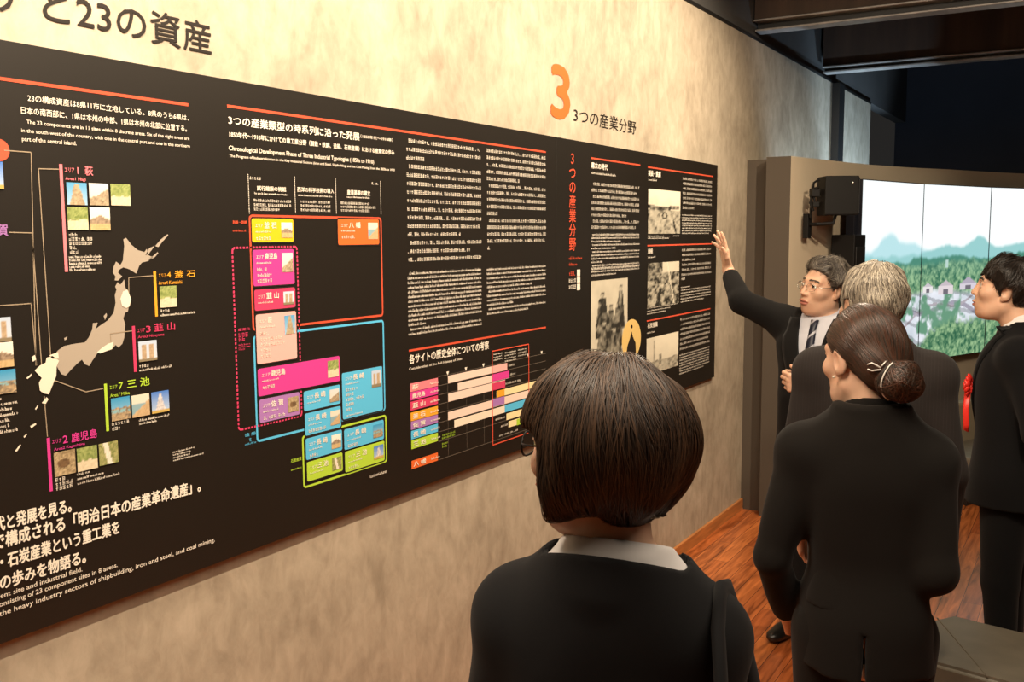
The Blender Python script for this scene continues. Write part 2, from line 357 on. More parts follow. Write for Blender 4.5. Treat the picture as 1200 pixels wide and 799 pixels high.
def text_obj(name, s, box, m, parent, weight=0.0, x0=None, vert=False, keep=False):
    """flat lettering filling box=(y0,z0,y1,z1)"""
    c = bpy.data.curves.new(name, 'FONT'); c.body = s; c.resolution_u = 3
    if vert: c.body = '\n'.join(s); c.space_line = 1.0; c.align_x = 'CENTER'
    tmp = bpy.data.objects.new('tmp', c); me = bpy.data.meshes.new_from_object(tmp); bpy.data.objects.remove(tmp); bpy.data.curves.remove(c)
    n = len(me.vertices); co = np.zeros(n*3, dtype=np.float32); me.vertices.foreach_get('co', co); co = co.reshape(-1, 3)
    mn = co.min(0); mx = co.max(0); y0, z0, y1, z1 = box
    sx = (y1-y0)/(mx[0]-mn[0]); sz = (z1-z0)/(mx[1]-mn[1])
    if keep: sx = sz
    out = np.zeros_like(co); out[:, 0] = (XP+LIFT*2 if x0 is None else x0)
    out[:, 1] = y0+(co[:, 0]-mn[0])*sx; out[:, 2] = z0+(co[:, 1]-mn[1])*sz
    if weight > 0:      # bolder print: the outline is laid down again slightly to either side
        cop = [me.copy() for _ in range(4)]; d = weight*0.55*sz; b = bmesh.new()
        for q, (dy, dz) in enumerate(((-d, 0), (d, 0), (0, -d), (0, d))):
            o2 = out.copy(); o2[:, 1] += dy; o2[:, 2] += dz; o2[:, 0] += 0.00004*q
            cop[q].vertices.foreach_set('co', o2.ravel()); b.from_mesh(cop[q]); bpy.data.meshes.remove(cop[q])
        b.to_mesh(me); b.free()
    else: me.vertices.foreach_set('co', out.ravel())
    me.materials.clear(); me.materials.append(m); me.name = name
    me.polygons.foreach_set('material_index', np.zeros(len(me.polygons), dtype=np.int32)); me.update()
    return link(bpy.data.objects.new(name, me), parent)
def boxz(z, tl, br, x0=XP):
    a = P2(z, *tl, x0); b = P2(z, *br, x0); return (a[0], b[1], b[0], a[1])
def T(z, tl, bl, right, s, m, parent, name='caption', weight=0.0):
    """tl,bl: top-left and bottom-left zoom pixels of the line; right: zoom x of its end (y taken near)"""
    a = P2(z, *tl); b = P2(z, *bl); r = P2(z, right[0], right[1]); return text_obj(name, s, (a[0], b[1], r[0], a[1]), m, parent, weight)
# rows of tiny print, too small to read in the photograph: small stroke clusters
def tiny_jp(fl, y0, y1, z, h, m, lift=LIFT, density=1.0):
    y = y0; wch = h*0.98
    while y+wch*0.9 < y1:
        q = random.random(); c0 = y+0.06*wch; c1 = y+0.90*wch
        if q < 0.62:
            for k in range(random.choice((2, 3, 3))):
                zz = z+h*(0.08+0.36*k); fl.rect(c0+random.random()*0.1*wch, zz, c1-random.random()*0.1*wch, zz+h*0.15, m, lift)
            yy = c0+random.choice((0.1, 0.4, 0.65))*wch; fl.rect(yy, z, yy+0.16*wch, z+h, m, lift)
            if random.random() < 0.5: yy = c1-0.2*wch; fl.rect(yy, z+0.1*h, yy+0.14*wch, z+0.9*h, m, lift)
        elif q < 0.93:
            fl.rect(c0+0.1*wch, z+h*0.55, c1-0.15*wch, z+h*0.72, m, lift); fl.rect(c0+0.3*wch, z+0.05*h, c0+0.46*wch, z+0.85*h, m, lift)
            if random.random() < 0.6: fl.rect(c0+0.2*wch, z+0.05*h, c1-0.15*wch, z+0.22*h, m, lift)
        else: fl.rect(c0, z, c0+0.25*wch, z+0.22*h, m, lift)
        y += wch
def tiny_en(fl, y0, y1, z, h, m, lift=LIFT):
    y = y0
    while y < y1-h*0.5:
        n = random.choice((2, 3, 3, 4, 5, 6, 7, 8, 9))
        for _ in range(n):
            if y > y1-h*0.4: break
            hh = h*random.choice((0.62, 0.62, 0.62, 1.0)); fl.rect(y, z, y+h*0.15, z+hh, m, lift)
            k = random.random(); fl.rect(y+h*0.1, z+(0.0 if k < 0.5 else 0.45)*hh, y+h*0.36, z+((0.0 if k < 0.5 else 0.45)+0.2)*hh, m, lift)
            if random.random() < 0.5: fl.rect(y+h*0.28, z, y+h*0.42, z+h*0.58, m, lift)
            y += h*0.5
        y += h*0.32
def tiny_block(name, parent, z, first, last, right, rows, hrow, m, kind='jp', short=(), indent=()):
    """first/last: zoom pixel of the left end (mid height) of first and last row, right: zoom px of right end of first row"""
    a = P2(z, *first); b = P2(z, *last); r = P2(z, *right); fl = Flat()
    for i in range(rows):
        zz = a[1]+(b[1]-a[1])*(i/(rows-1) if rows > 1 else 0)
        y0 = a[0]+(hrow*1.0 if i in indent else 0); y1 = r[0]
        for s_ in short:
            if s_[0] == i: y1 = a[0]+(r[0]-a[0])*s_[1]
        (tiny_jp if kind == 'jp' else tiny_en)(fl, y0, y1, zz-hrow/2, hrow, m)
    return fl.build(name, parent)
# ---- printed pictures
def pic(kind, seed=0):
    def f(u, v):
        n = fbm(u*5, v*5, seed); n2 = fbm(u*14, v*14, seed+3)
        if kind == 'tower':
            c = mixc((0.10, 0.36, 0.62), (0.35, 0.55, 0.72), 1-v); wd = 0.10+0.32*(1-v)
            t = (np.abs(u-0.5) < wd*0.9+0.06*(n-0.5)) & (v < 0.93); c[t] = mixc((0.22, 0.16, 0.09), (0.62, 0.50, 0.33), n2*1.2-0.1)[t]; return c
        if kind == 'stack':
            c = mixc((0.62, 0.66, 0.72), (0.50, 0.60, 0.75), v)
            t = ((np.abs(u-0.3) < 0.12) | (np.abs(u-0.68) < 0.13)) & (v < 0.85); c[t] = mixc((0.30, 0.20, 0.12), (0.60, 0.46, 0.30), n2)[t]
            g = v < 0.15; c[g] = np.array((0.25, 0.2, 0.12)); return c
        if kind == 'ruin':
            c = mixc((0.75, 0.68, 0.55), (0.62, 0.66, 0.68), v); h = 0.25+0.5*u+0.2*(n-0.5)
            t = v < h; c[t] = mixc((0.18, 0.13, 0.08), (0.60, 0.48, 0.32), n2*1.3-0.15)[t]; return c
        if kind == 'garden':
            c = mixc((0.10, 0.16, 0.03), (0.45, 0.50, 0.18), n2*1.4-0.2); g = v < 0.42+0.15*(n-0.5); c[g] = mixc((0.58, 0.48, 0.30), (0.78, 0.70, 0.52), n2)[g]; return c
        if kind == 'house':
            c = mixc((0.80, 0.74, 0.60), (0.85, 0.82, 0.72), v); g = (v < 0.3); c[g] = mixc((0.45, 0.30, 0.12), (0.70, 0.52, 0.28), n2)[g]
            t = (v > 0.3) & (v < 0.62-0.35*np.abs(u-0.5)+0.05*n); c[t] = mixc((0.12, 0.08, 0.05), (0.50, 0.38, 0.26), n2*1.3-0.15)[t]; return c
        if kind == 'harbor':
            c = mixc((0.30, 0.55, 0.72), (0.04, 0.30, 0.55), v); t = (v < 0.55+0.15*(n-0.5)); c[t] = mixc((0.12, 0.10, 0.08), (0.62, 0.45, 0.25), n2*1.5-0.25)[t]
            q = (v > 0.35) & (v < 0.5) & (n2 > 0.45); c[q] = np.array((0.25, 0.45, 0.48)); return c
        if kind == 'quay':
            c = mixc((0.60, 0.62, 0.58), (0.70, 0.68, 0.55), v); t = v < 0.25+0.5*u; c[t] = mixc((0.42, 0.28, 0.14), (0.66, 0.48, 0.28), n2)[t]
            q = (v > 0.6*u+0.1) & (v < 0.62); c[q] = np.array((0.25, 0.40, 0.45)); return c
        if kind == 'church':
            c = mixc((0.45, 0.58, 0.75), (0.07, 0.20, 0.60), v); t = (np.abs(u-0.5) < 0.30*(0.95-v)+0.03) & (v < 0.92); c[t] = mixc((0.35, 0.35, 0.42), (0.85, 0.80, 0.74), n2*1.4-0.2)[t]
            g = v < 0.15; c[g] = np.array((0.55, 0.38, 0.10)); return c
        if kind == 'cave':
            c = mixc((0.16, 0.11, 0.05), (0.62, 0.48, 0.28), n2*1.5-0.25); t = ((u-0.45)**2/0.09+(v-0.5)**2/0.04) < 1; c[t] = mixc((0.05, 0.03, 0.02), (0.28, 0.17, 0.08), n2)[t]; return c
        if kind == 'bridge':
            c = mixc((0.08, 0.13, 0.02), (0.50, 0.46, 0.20), n2*1.4-0.2); t = np.abs(u-0.45-0.25*(0.5-v)) < 0.10+0.05*n; c[t] = mixc((0.65, 0.60, 0.48), (0.88, 0.82, 0.70), n2)[t]; return c
        if kind == 'bwharbor':
            g = 0.55+0.25*v+0.25*(n-0.5); lo = v < 0.55; g = np.where(lo, 0.42+0.45*(n2-0.4), g)
            g = np.where((np.abs(v-0.58-0.06*np.abs(u-0.4)) < 0.03+0.03*n2) & (u < 0.95), 0.16+0.25*n2, g)
            g = np.where(((u-0.5)**2+(v-0.42)**2 < 0.007) & ((u-0.5)**2+(v-0.42)**2 > 0.003), 0.14, g); g = np.where((np.abs(u-0.78-0.3*(0.3-v)) < 0.025) & (v < 0.33), 0.08, g)
        elif kind == 'bwmine':
            g = 0.25+0.75*(n2-0.3); g = np.where(v > 0.62+0.5*u-0.1*n, 0.10+0.45*n2, g); g = np.where((v > 0.75) & (u > 0.45), 0.62+0.1*n, g)
            g = np.where((np.abs(u-0.85+0.25*v) < 0.012), 0.75, g); g = np.where((np.abs(u-0.30-0.25*v) < 0.05) & (v < 0.4), 0.08+0.2*n2, g)
        elif kind == 'bwpeople':
            g = 0.62+0.15*(n-0.5)+0*u
            for (cx, top, wd, sh) in ((0.30, 0.86, 0.17, 0.20), (0.53, 0.70, 0.13, 0.22), (0.72, 0.72, 0.13, 0.18), (0.80, 0.93, 0.11, 0.26), (0.34, 0.52, 0.20, 0.24), (0.62, 0.42, 0.26, 0.26)):
                hd = ((u-cx)**2/0.0028+(v-top+0.04)**2/0.0012) < 1; bd = (np.abs(u-cx) < wd*(0.55+0.5*np.clip((top-0.1-v)*3, 0, 1))) & (v < top-0.08) & (v > top-0.55)
                g = np.where(bd, sh*0.45+0.30*n2, g); g = np.where(hd, 0.30+0.35*n2*(v < top-0.03), g)
            g = np.where(v < 0.10, 0.30+0.2*n2, g)
        else:  # bwsite
            g = 0.66+0.14*v+0.10*(n-0.5); g = np.where(v < 0.33+0.14*(n-0.5)+0.2*(np.abs(u-0.42) < 0.05)*(v < 0.5), 0.22+0.5*n2, g); g = np.where((np.abs(u-0.22) < 0.006) & (v < 0.9), 0.45, g)
        g = np.clip((g-.52)*1.5+.46+.5*(n2-.45)*(g < .5), 0.03, 0.82)
        return np.stack([g*0.98, g*0.90, g*0.70], -1)
    return f
def photo(parent, box, kind, seed, n=16, name='photo'):
    y0, z0, y1, z1 = box
    def P(u, v): return np.stack([np.full_like(u, XP+LIFT*3), y0+(y1-y0)*u, z0+(z1-z0)*v], -1)
    return picture_mesh(name, P, n, n, pic(kind, seed), M['photo'], parent)
def bar(parent, pts, m, name='divider_line', lift=LIFT): fl = Flat(); fl.poly(pts, m, lift); return fl.build(name, parent)
def hline(parent, z, left, right, th, m, name='divider_line'):
    a = P2(z, *left); b = P2(z, *right); zz = (a[1]+b[1])/2; return bar(parent, [(a[0], zz-th/2), (b[0], zz-th/2), (b[0], zz+th/2), (a[0], zz+th/2)], m, name)
def vline(parent, z, top, bot, th, m, name='accent_bar'):
    a = P2(z, *top); b = P2(z, *bot); yy = (a[0]+b[0])/2; return bar(parent, [(yy-th/2, b[1]), (yy+th/2, b[1]), (yy+th/2, a[1]), (yy-th/2, a[1])], m, name)
ZT, ZB = 2.177, 0.948
def board(y0, y1, label):
    t = empty('exhibit_panel', (0, (y0+y1)/2, ZB)); tag(t, label, 'information panel', 'black exhibit panels')
    bm = bmesh.new(); add_box(bm, (XP/2+0.001, (y0+y1)/2, (ZB+ZT)/2), (XP-0.002, y1-y0, ZT-ZB), bev=0.0008)
    o = bm_obj('board', bm, M['panel'], t); return t
YS = P2('p', 652, 300)[0]; YE = P2('p', 839, 320)[0]
b1 = board(0.25, YS-0.001, 'long black information panel with the white map of Japan and coloured area charts')
b2 = board(YS+0.001, YE, 'narrower black information panel with black and white photographs and red vertical title')
# ---- left panel: headings, map, areas
hline(b1, 'z1', (-40, 55), (978, 184), 0.007, M['orange_red'])
W_ = M['white']
T('z1', (140, 135), (140, 172), (978, 232), '23の構成資産は8県11市に立地している。8県のうち6県は、', W_, b1, 'caption', 0.012)
T('z1', (106, 198), (106, 236), (968, 295), '日本の南西部に、1県は本州の中部、1県は本州の北部に位置する。', W_, b1, 'caption', 0.012)
T('z1', (135, 268), (135, 294), (982, 350), 'The 23 components are in 11 sites within 8 discrete areas. Six of the eight areas are', W_, b1, 'caption', 0.008)
T('z1', (108, 312), (108, 338), (984, 394), 'in the south-west of the country, with one in the central part and one in the northern', W_, b1, 'caption', 0.008)
T('z1', (111, 355), (111, 384), (395, 390), 'part of the central island.', W_, b1, 'caption', 0.008)
# map of Japan (flat print)
JP = {
 'hokkaido': [(640,178),(655,172),(680,205),(715,235),(750,245),(762,228),(772,262),(795,272),(770,292),(738,300),(722,318),(708,358),(672,335),(640,325),(622,335),(612,352),(635,372),(612,394),(595,392),(600,372),(585,352),(588,325),(603,295),(625,312),(638,290),(640,262),(645,215)],
 'k1': [(755,262),(775,225),(803,213),(772,255)], 'k2': [(806,214),(835,180),(870,152),(874,158),(845,190),(822,220)], 'k3': [(768,290),(818,245),(822,252),(800,275)],
 'honshu': [(610,402),(625,415),(645,388),(650,430),(665,448),(680,490),(668,530),(664,555),(650,560),(640,590),(650,620),(645,690),(635,722),(615,742),(600,728),(580,752),(560,745),(530,765),(505,772),(490,795),(478,812),(462,838),(440,828),(425,805),(400,825),(375,850),(340,888),(318,880),(300,850),(285,825),(275,790),(300,757),(330,735),(370,725),(402,720),(440,715),(460,690),(478,650),(482,615),(507,612),(496,645),(530,620),(560,600),(590,560),(600,510),(596,470),(605,440),(598,425)],
 'sado': [(538,578),(552,562),(555,575),(545,598)], 'oki': [(332,692),(350,685),(345,700),(335,704)], 'awa': [(395,795),(420,775),(440,780),(405,802)]}
for k, p in JP.items():
    if k != 'awa': fl = Flat(); fl.poly([P2('z2', *q) for q in p], M['land'], LIFT*1.0); fl.build('map_island', b1)
for p in ([(638,450),(660,440),(680,490),(672,528),(655,536),(632,525),(624,488)], [(500,768),(530,742),(560,722),(588,712),(580,750),(550,760),(520,772)],
          [(240,795),(270,785),(305,810),(292,840),(290,890),(270,940),(252,985),(225,980),(205,965),(200,925),(215,900),(178,862),(205,835),(235,820)], [(255,782),(300,765),(303,800),(270,800)],
          [(135,900),(162,876),(160,890),(140,906)], [(215,1030),(240,1000),(250,1010),(235,1035)], [(75,1280),(102,1244),(107,1250),(85,1282)], [(155,1150),(182,1134),(187,1140),(160,1162)],
          [(163,790),(180,780),(185,805),(168,815)], [(120,1205),(135,1190),(138,1195),(124,1212)], [(180,1060),(194,1040),(197,1046),(184,1066)]):
    fl = Flat(); fl.poly([P2('z2', *q) for q in p], M['landhi'], LIFT*2.0); fl.build('highlighted_area', b1)
# leader lines
def leader(zs):
    fl = Flat(); pts = [P2(z, x, y) for z, x, y in zs]; w2 = 0.0022
    for a, b in zip(pts[:-1], pts[1:]):
        d = Vector((b[0]-a[0], b[1]-a[1])).normalized(); n = Vector((-d.y, d.x))*w2/2
        fl.poly([(a[0]-n.x, a[1]-n.y), (b[0]-n.x, b[1]-n.y), (b[0]+n.x, b[1]+n.y), (a[0]+n.x, a[1]+n.y)], M['line'], LIFT*1.5)
    fl.build('leader_line', b1)
leader([('z1', 20, 427), ('z1', 160, 437), ('z3', 185, 125)]); leader([('z1', 305, 525), ('z1', 198, 522), ('z3', 262, 80)])
leader([('z2', 45, 143), ('z2', 165, 146), ('z3', 215, 130)]); leader([('z2', -20, 525), ('z2', 160, 513), ('z3', 188, 125)])
leader([('z2', 795, 368), ('z2', 668, 378), ('z2', 668, 470)]); leader([('z2', 685, 655), ('z2', 572, 670), ('z2', 576, 720)])
leader([('z3', 535, 245), ('z3', 445, 262), ('z3', 275, 200)]); leader([('z3', 245, 495), ('z3', 228, 285)])
def area(z, bar_top, bar_bot, m, num, kanji, rom, t_tl, t_bl, t_r, photos, rows_jp=None, rows_en=None):
    vline(b1, z[0], bar_top, bar_bot, 0.0075, m, 'area_bar') if z[0] == z[1] else None
    if z[0] != z[1]:
        a = P2(z[0], *bar_top); b = P2(z[1], *bar_bot); yy = (a[0]+b[0])/2
        bar(b1, [(yy-.004, b[1]), (yy+.004, b[1]), (yy+.004, a[1]), (yy-.004, a[1])], m, 'area_bar')
    T(z[0], t_tl, t_bl, t_r, 'ｴﾘｱ'+num+' '+kanji, m, b1, 'area_title', 0.018)
def small_title(z, tl, bl, r, s, m, wt=0.012): T(z, tl, bl, r, s, m, b1, 'area_title', wt)
# area 1
a = P2('z1', 306, 498); b = P2('z2', 343, 348)
bar(b1, [(a[0], b[1]), (a[0]+.0075, b[1]), (a[0]+.0075, a[1]), (a[0], a[1])], M['pink'], 'area_bar')
small_title('z1', (333, 515), (333, 540), (384, 535), 'エリア', M['pink']); small_title('z1', (399, 515), (400, 549), (407, 545), '1', M['pink'], 0.0)
small_title('z1', (438, 508), (440, 556), (481, 552), '萩', M['pink'], 0.03); small_title('z1', (337, 564), (337, 585), (443, 583), 'Area1 Hagi', M['pink'], 0.02)
photo(b1, boxz('z1', (341, 592), (452, 712)), 'tower', 1, 20); photo(b1, boxz('z1', (458, 596), (564, 714)), 'ruin', 2); photo(b1, boxz('z1', (570, 600), (677, 715)), 'garden', 3)
photo(b1, boxz('z1', (345, 720), (458, 840)), 'garden', 14); photo(b1, boxz('z1', (462, 722), (572, 842)), 'house', 5)
tiny_block('caption', b1, 'z2', (355, 155), (358, 245), (480, 172), 5, 0.0075, W_, 'jp', ((0, .45), (3, .45), (4, .48)))
tiny_block('caption', b1, 'z2', (358, 270), (362, 338), (530, 298), 5, 0.0062, W_, 'en', ((4, .8), (3, .62)))
# area 4
vline(b1, 'z2', (803, 345), (813, 580), 0.0075, M['orange'], 'area_bar')
small_title('z2', (822, 358), (822, 378), (862, 374), 'エリア', M['orange']); small_title('z2', (866, 350), (868, 377), (886, 375), '4', M['orange'], 0.03)
small_title('z2', (905, 342), (907, 380), (1013, 376), '釜 石', M['orange'], 0.03); small_title('z2', (822, 397), (822, 415), (944, 408), 'Area4 Kamaishi', M['orange'], 0.02)
photo(b1, boxz('z2', (826, 424), (918, 528)), 'garden', 6)
tiny_block('caption', b1, 'z2', (832, 552), (832, 556), (888, 550), 1, 0.007, W_); tiny_block('caption', b1, 'z2', (832, 573), (832, 575), (1020, 558), 1, 0.006, W_, 'en')
# area 3
a = P2('z2', 690, 630); b = P2('z3', 706, 158); yy = (a[0]+b[0])/2
bar(b1, [(yy-.004, b[1]), (yy+.004, b[1]), (yy+.004, a[1]), (yy-.004, a[1])], M['crimson'], 'area_bar')
small_title('z2', (712, 644), (712, 664), (752, 658), 'エリア', M['crimson']); small_title('z2', (757, 630), (759, 663), (781, 658), '3', M['crimson'], 0.03)
small_title('z2', (800, 618), (802, 660), (908, 648), '韮 山', M['crimson'], 0.03); small_title('z2', (715, 680), (715, 698), (852, 684), 'Area3 Nirayama', M['crimson'], 0.02)
a = P2('z2', 715, 712); c = P2('z3', 815, 95); photo(b1, (a[0], c[1], c[0], a[1]), 'stack', 7, 20)
tiny_block('caption', b1, 'z3', (722, 130), (722, 134), (782, 122), 1, 0.007, W_); tiny_block('caption', b1, 'z3', (724, 150), (724, 152), (898, 126), 1, 0.006, W_, 'en')
# area 7
vline(b1, 'z3', (545, 220), (561, 466), 0.0075, M['green'], 'area_bar')
small_title('z3', (568, 230), (568, 250), (608, 244), 'エリア', M['green']); small_title('z3', (614, 214), (616, 248), (638, 243), '7', M['green'], 0.03)
small_title('z3', (658, 200), (660, 244), (776, 228), '三 池', M['green'], 0.03); small_title('z3', (570, 274), (570, 291), (672, 275), 'Area7 Miike', M['green'], 0.02)
photo(b1, boxz('z3', (573, 298), (676, 398)), 'harbor', 8, 20); photo(b1, boxz('z3', (680, 283), (777, 380)), 'quay', 9); photo(b1, boxz('z3', (783, 266), (878, 360)), 'church', 10, 20)
tiny_block('caption', b1, 'z3', (580, 430), (584, 456), (680, 415), 2, 0.008, W_, 'jp', ((1, .55),)); tiny_block('caption', b1, 'z3', (722, 410), (724, 428), (880, 380), 2, 0.006, W_, 'en', ((1, .6),))
# area 2
vline(b1, 'z3', (247, 502), (268, 778), 0.0075, M['magenta'], 'area_bar')
small_title('z3', (268, 513), (268, 533), (318, 524), 'エリア', M['magenta']); small_title('z3', (324, 492), (326, 530), (350, 524), '2', M['magenta'], 0.03)
small_title('z3', (368, 478), (370, 526), (502, 500), '鹿児島', M['magenta'], 0.03); small_title('z3', (278, 555), (278, 574), (440, 540), 'Area2 Kagoshima', M['magenta'], 0.02)
photo(b1, boxz('z3', (275, 580), (392, 680)), 'cave', 11, 20); photo(b1, boxz('z3', (395, 558), (506, 655)), 'garden', 12); photo(b1, boxz('z3', (509, 534), (614, 625)), 'bridge', 13)
tiny_block('caption', b1, 'z3', (285, 722), (289, 768), (374, 705), 3, 0.0085, W_, 'jp', ((0, .65),)); tiny_block('caption', b1, 'z3', (400, 690), (404, 738), (620, 640), 3, 0.0062, W_, 'en', ((0, .3), (1, .62)))
tiny_block('caption', b1, 'z3', (898, 575), (900, 618), (1058, 540), 4, 0.005, W_, 'en', ((0, .7), (1, .6), (2, .55)))
# pictures and titles cut by the left edge of the frame
small_title('z2', (-75, 100), (-75, 160), (40, 160), '佐賀', M['purple'], 0.03)
fl = Flat(); cc = P2('z1', -5, 425); fl.poly([(cc[0]+.022*math.cos(a), cc[1]+.022*math.sin(a)) for a in np.linspace(0, 2*PI, 25)[:-1]], M['red']); fl.build('round_mark', b1)
photo(b1, boxz('z1', (-95, 480), (18, 628)), 'church', 21); photo(b1, boxz('z2', (-60, 590), (58, 706)), 'stack', 22)
a = P2('z2', -60, 722); c = P2('z3', 70, 128); photo(b1, (a[0], c[1], c[0], a[1]), 'house', 23); photo(b1, boxz('z3', (-60, 158), (83, 262)), 'harbor', 24)
tiny_block('caption', b1, 'z3', (-40, 302), (-36, 478), (92, 300), 7, 0.0075, W_, 'en', ((0, .4), (2, .75), (4, .7), (5, .6)))
# large statement at the bottom left
T('z4', (-310, 258), (-297, 328), (330, 120), '産業化の時代と発展を見る。', W_, b1, 'statement', 0.05)
T('z4', (-300, 340), (-288, 414), (935, 25), '23の資産で構成される「明治日本の産業革命遺産」。', W_, b1, 'statement', 0.05)
T('z4', (-310, 449), (-298, 520), (555, 215), '製鉄・造船・石炭産業という重工業を', W_, b1, 'statement', 0.05)
T('z4', (-320, 556), (-308, 626), (398, 362), 'たどる日本の歩みを物語る。', W_, b1, 'statement', 0.05)
T('z4', (-180, 598), (-178, 630), (383, 432), 'by component site and industrial field.', W_, b1, 'statement', 0.012)
T('z4', (-230, 655), (-228, 687), (548, 410), 'the property consisting of 23 component sites in 8 areas.', W_, b1, 'statement', 0.012)
T('z4', (-220, 697), (-218, 730), (1003, 293), 'focusing on the heavy industry sectors of shipbuilding, iron and steel, and coal mining.', W_, b1, 'statement', 0.012)
# ---- chronology chart
a = P2('z5', 75, 82); r = P2('y1', 955, 138); zz = (a[1]+r[1])/2; bar(b1, [(a[0], zz-.0035), (r[0], zz-.0035), (r[0], zz+.0035), (a[0], zz+.0035)], M['orange_red'])
T('z5', (80, 118), (80, 168), (803, 242), '3つの産業類型の時系列に沿った発展', W_, b1, 'heading', 0.035)
T('z5', (808, 222), (808, 242), (986, 255), '（1850年代〜1910年）', W_, b1, 'caption', 0.02)
T('z5', (85, 205), (86, 238), (994, 314), '1850年代〜1910年にかけての重工業分野（製鉄・鉄鋼、造船、石炭産業）における産業化の歩み', W_, b1, 'caption', 0.03)
T('z5', (82, 284), (82, 318), (882, 372), 'Chronological Development Phase of Three Industrial Typologies (1850s to 1910)', W_, b1, 'caption', 0.02)
T('z5', (85, 332), (85, 352), (996, 411), 'The Progress of Industrialization in the Key Industrial Sectors (Iron and Steel, Shipbuilding, and the Coal Mining) from the 1850s to 1910', W_, b1, 'caption', 0.015)
for x0, yt, yb in ((190, 442, 662), (446, 455, 660), (672, 465, 662), (919, 480, 665)):
    fl = Flat(); a = P2('z5', x0, yt); b = P2('z5', x0, yb)
    for k in range(26):
        z0 = a[1]+(b[1]-a[1])*k/26; fl.rect(a[0]-.0012, z0-(a[1]-b[1])/26*.55, a[0]+.0012, z0, W_)
    fl.build('dotted_line', b1)
for (x, y, xr, yr, s) in ((238, 505, 398, 536, '試行錯誤の挑戦'), (460, 512, 662, 544, '西洋の科学技術の導入'), (735, 528, 862, 556, '産業基盤の確立')):
    T('z5', (x, y), (x, y+27), (xr, yr), s, W_, b1, 'column_heading', 0.035)
tiny_block('caption', b1, 'z5', (197, 462), (197, 464), (272, 466), 1, .0085, W_); tiny_block('caption', b1, 'z5', (870, 492), (870, 494), (912, 494), 1, .0075, W_)
for (x, y, xr) in ((226, 546, 412), (466, 556, 660), (734, 566, 864)): tiny_block('caption', b1, 'z5', (x, y), (x, y+3), (xr, y+8), 1, .006, W_, 'en')
tiny_block('caption', b1, 'z5', (220, 585), (222, 634), (430, 595), 3, .0075, W_, 'jp', ((2, .7),)); tiny_block('caption', b1, 'z5', (478, 592), (480, 638), (648, 600), 3, .0075, W_); tiny_block('caption', b1, 'z5', (700, 600), (702, 640), (900, 608), 3, .0075, W_, 'jp', ((2, .8), (0, .8)))
def frame(tl, br, m, th, dash=None, z=('z5', 'z6'), r=.012, lift=LIFT):
    a = P2(z[0], *tl); b = P2(z[1], *br); fl = Flat(); outline(fl, a[0], b[1], b[0], a[1], th, m, r, lift, dash); return fl.build('outline_frame', b1)
frame((193, 664), (936, 472), M['orange_red'], .0065); frame((98, 90), (471, 340), M['crimson'], .0055, .011, ('z6', 'z7'))
frame((217, 578), (957, 305), M['cyan'], .0065, None, ('z6', 'z7')); frame((467, 452), (967, 605), M['green'], .0065, None, ('z7', 'z7'))
def card(z0, tl, z1, br, m, title, kind, seed, lines):
    a = P2(z0, *tl); b = P2(z1, *br); y0, z1_, y1, z0_ = a[0], a[1], b[0], b[1]; L = .0014
    fl = Flat(); fl.poly(rr_pts(y0-.004, z0_-.004, y1+.004, z1_+.004, .008), M['black_ink'], L*.9); fl.poly(rr_pts(y0, z0_, y1, z1_, .006), m, L)
    c = fl.build('area_card', b1); w_ = min(y1-y0, .175)
    text_obj('card_title', 'エリア', (y0+.08*w_, z1_-.0235, y0+.25*w_, z1_-.0145), W_, c, .01, XP+.0022)
    text_obj('card_title', title, (y0+.28*w_, z1_-.0260, y0+(.58 if len(title) > 1 else .38)*w_, z1_-.0090), W_, c, .03, XP+.0022)
    f2 = Flat()
    tiny_en(f2, y0+.08*w_, y0+.45*w_, z1_-.037, .0055, W_, .0022); zz = z1_-.057
    for n, ln in enumerate(lines):
        if zz-.004 < z0_: break
        (tiny_jp if ln > 0 else tiny_en)(f2, y0+.08*w_, y0+.08*w_+abs(ln)*w_*.8, zz, .0095 if ln > 0 else .0055, W_, .0022); zz -= .0150 if ln > 0 else .0100
    if f2.V: f2.build('card_text', c)
    pw = .27*w_; ph = min(.052, (z1_-z0_)*.66)
    def P(u, v): return np.stack([np.full_like(u, XP+.0022), y1-.035*w_-pw+pw*u, z1_-.010-ph+ph*v], -1)
    picture_mesh('photo', P, 14, 14, pic(kind, seed), M['photo'], c); return c
card('z5', (208, 685), 'z6', (441, 62), M['yellow'], '釜 石', 'house', 31, (.5, -.4, -.55))
card('z5', (683, 688), 'z6', (912, 76), M['dorange'], '八 幡', 'quay', 32, (.5, .7, -.6, -.5))
card('z6', (213, 107), 'z6', (446, 293), M['magenta'], '鹿児島', 'ruin', 33, (.35, .45, .5, -.3, -.55, -.8))
card('z6', (223, 328), 'z6', (451, 422), M['crimson'], '韮 山', 'stack', 34, (.45, -.7))
card('z6', (231, 464), 'z6', (460, 703), M['lpink'], '萩', 'tower', 35, (.3, .75, .8, .35, .35, -.5, -.5, -.6, -.4))
card('z7', (207, 62), 'z7', (690, 130), M['magenta'], '鹿児島', 'garden', 36, (.35, .45, .55))
card('z7', (700, 87), 'z7', (941, 300), M['cyan'], '長 崎', 'stack', 37, (.4, .3, .6, .3, .25, -.55, -.5, -.6, -.4))
card('z7', (216, 242), 'z7', (456, 325), M['purple'], '佐 賀', 'cave', 38, (.7, -.5))
card('z7', (476, 194), 'z7', (692, 262), M['cyan'], '長 崎', 'ruin', 39, (.5, -.5))
card('z7', (483, 324), 'z7', (696, 400), M['cyan'], '長 崎', 'quay', 40, (.6, -.5))
card('z7', (488, 470), 'z7', (703, 535), M['cyan'], '長 崎', 'house', 41, (.35, -.5))
card('z7', (713, 417), 'z7', (947, 470), M['cyan'], '長 崎', 'harbor', 42, (.35, -.5))
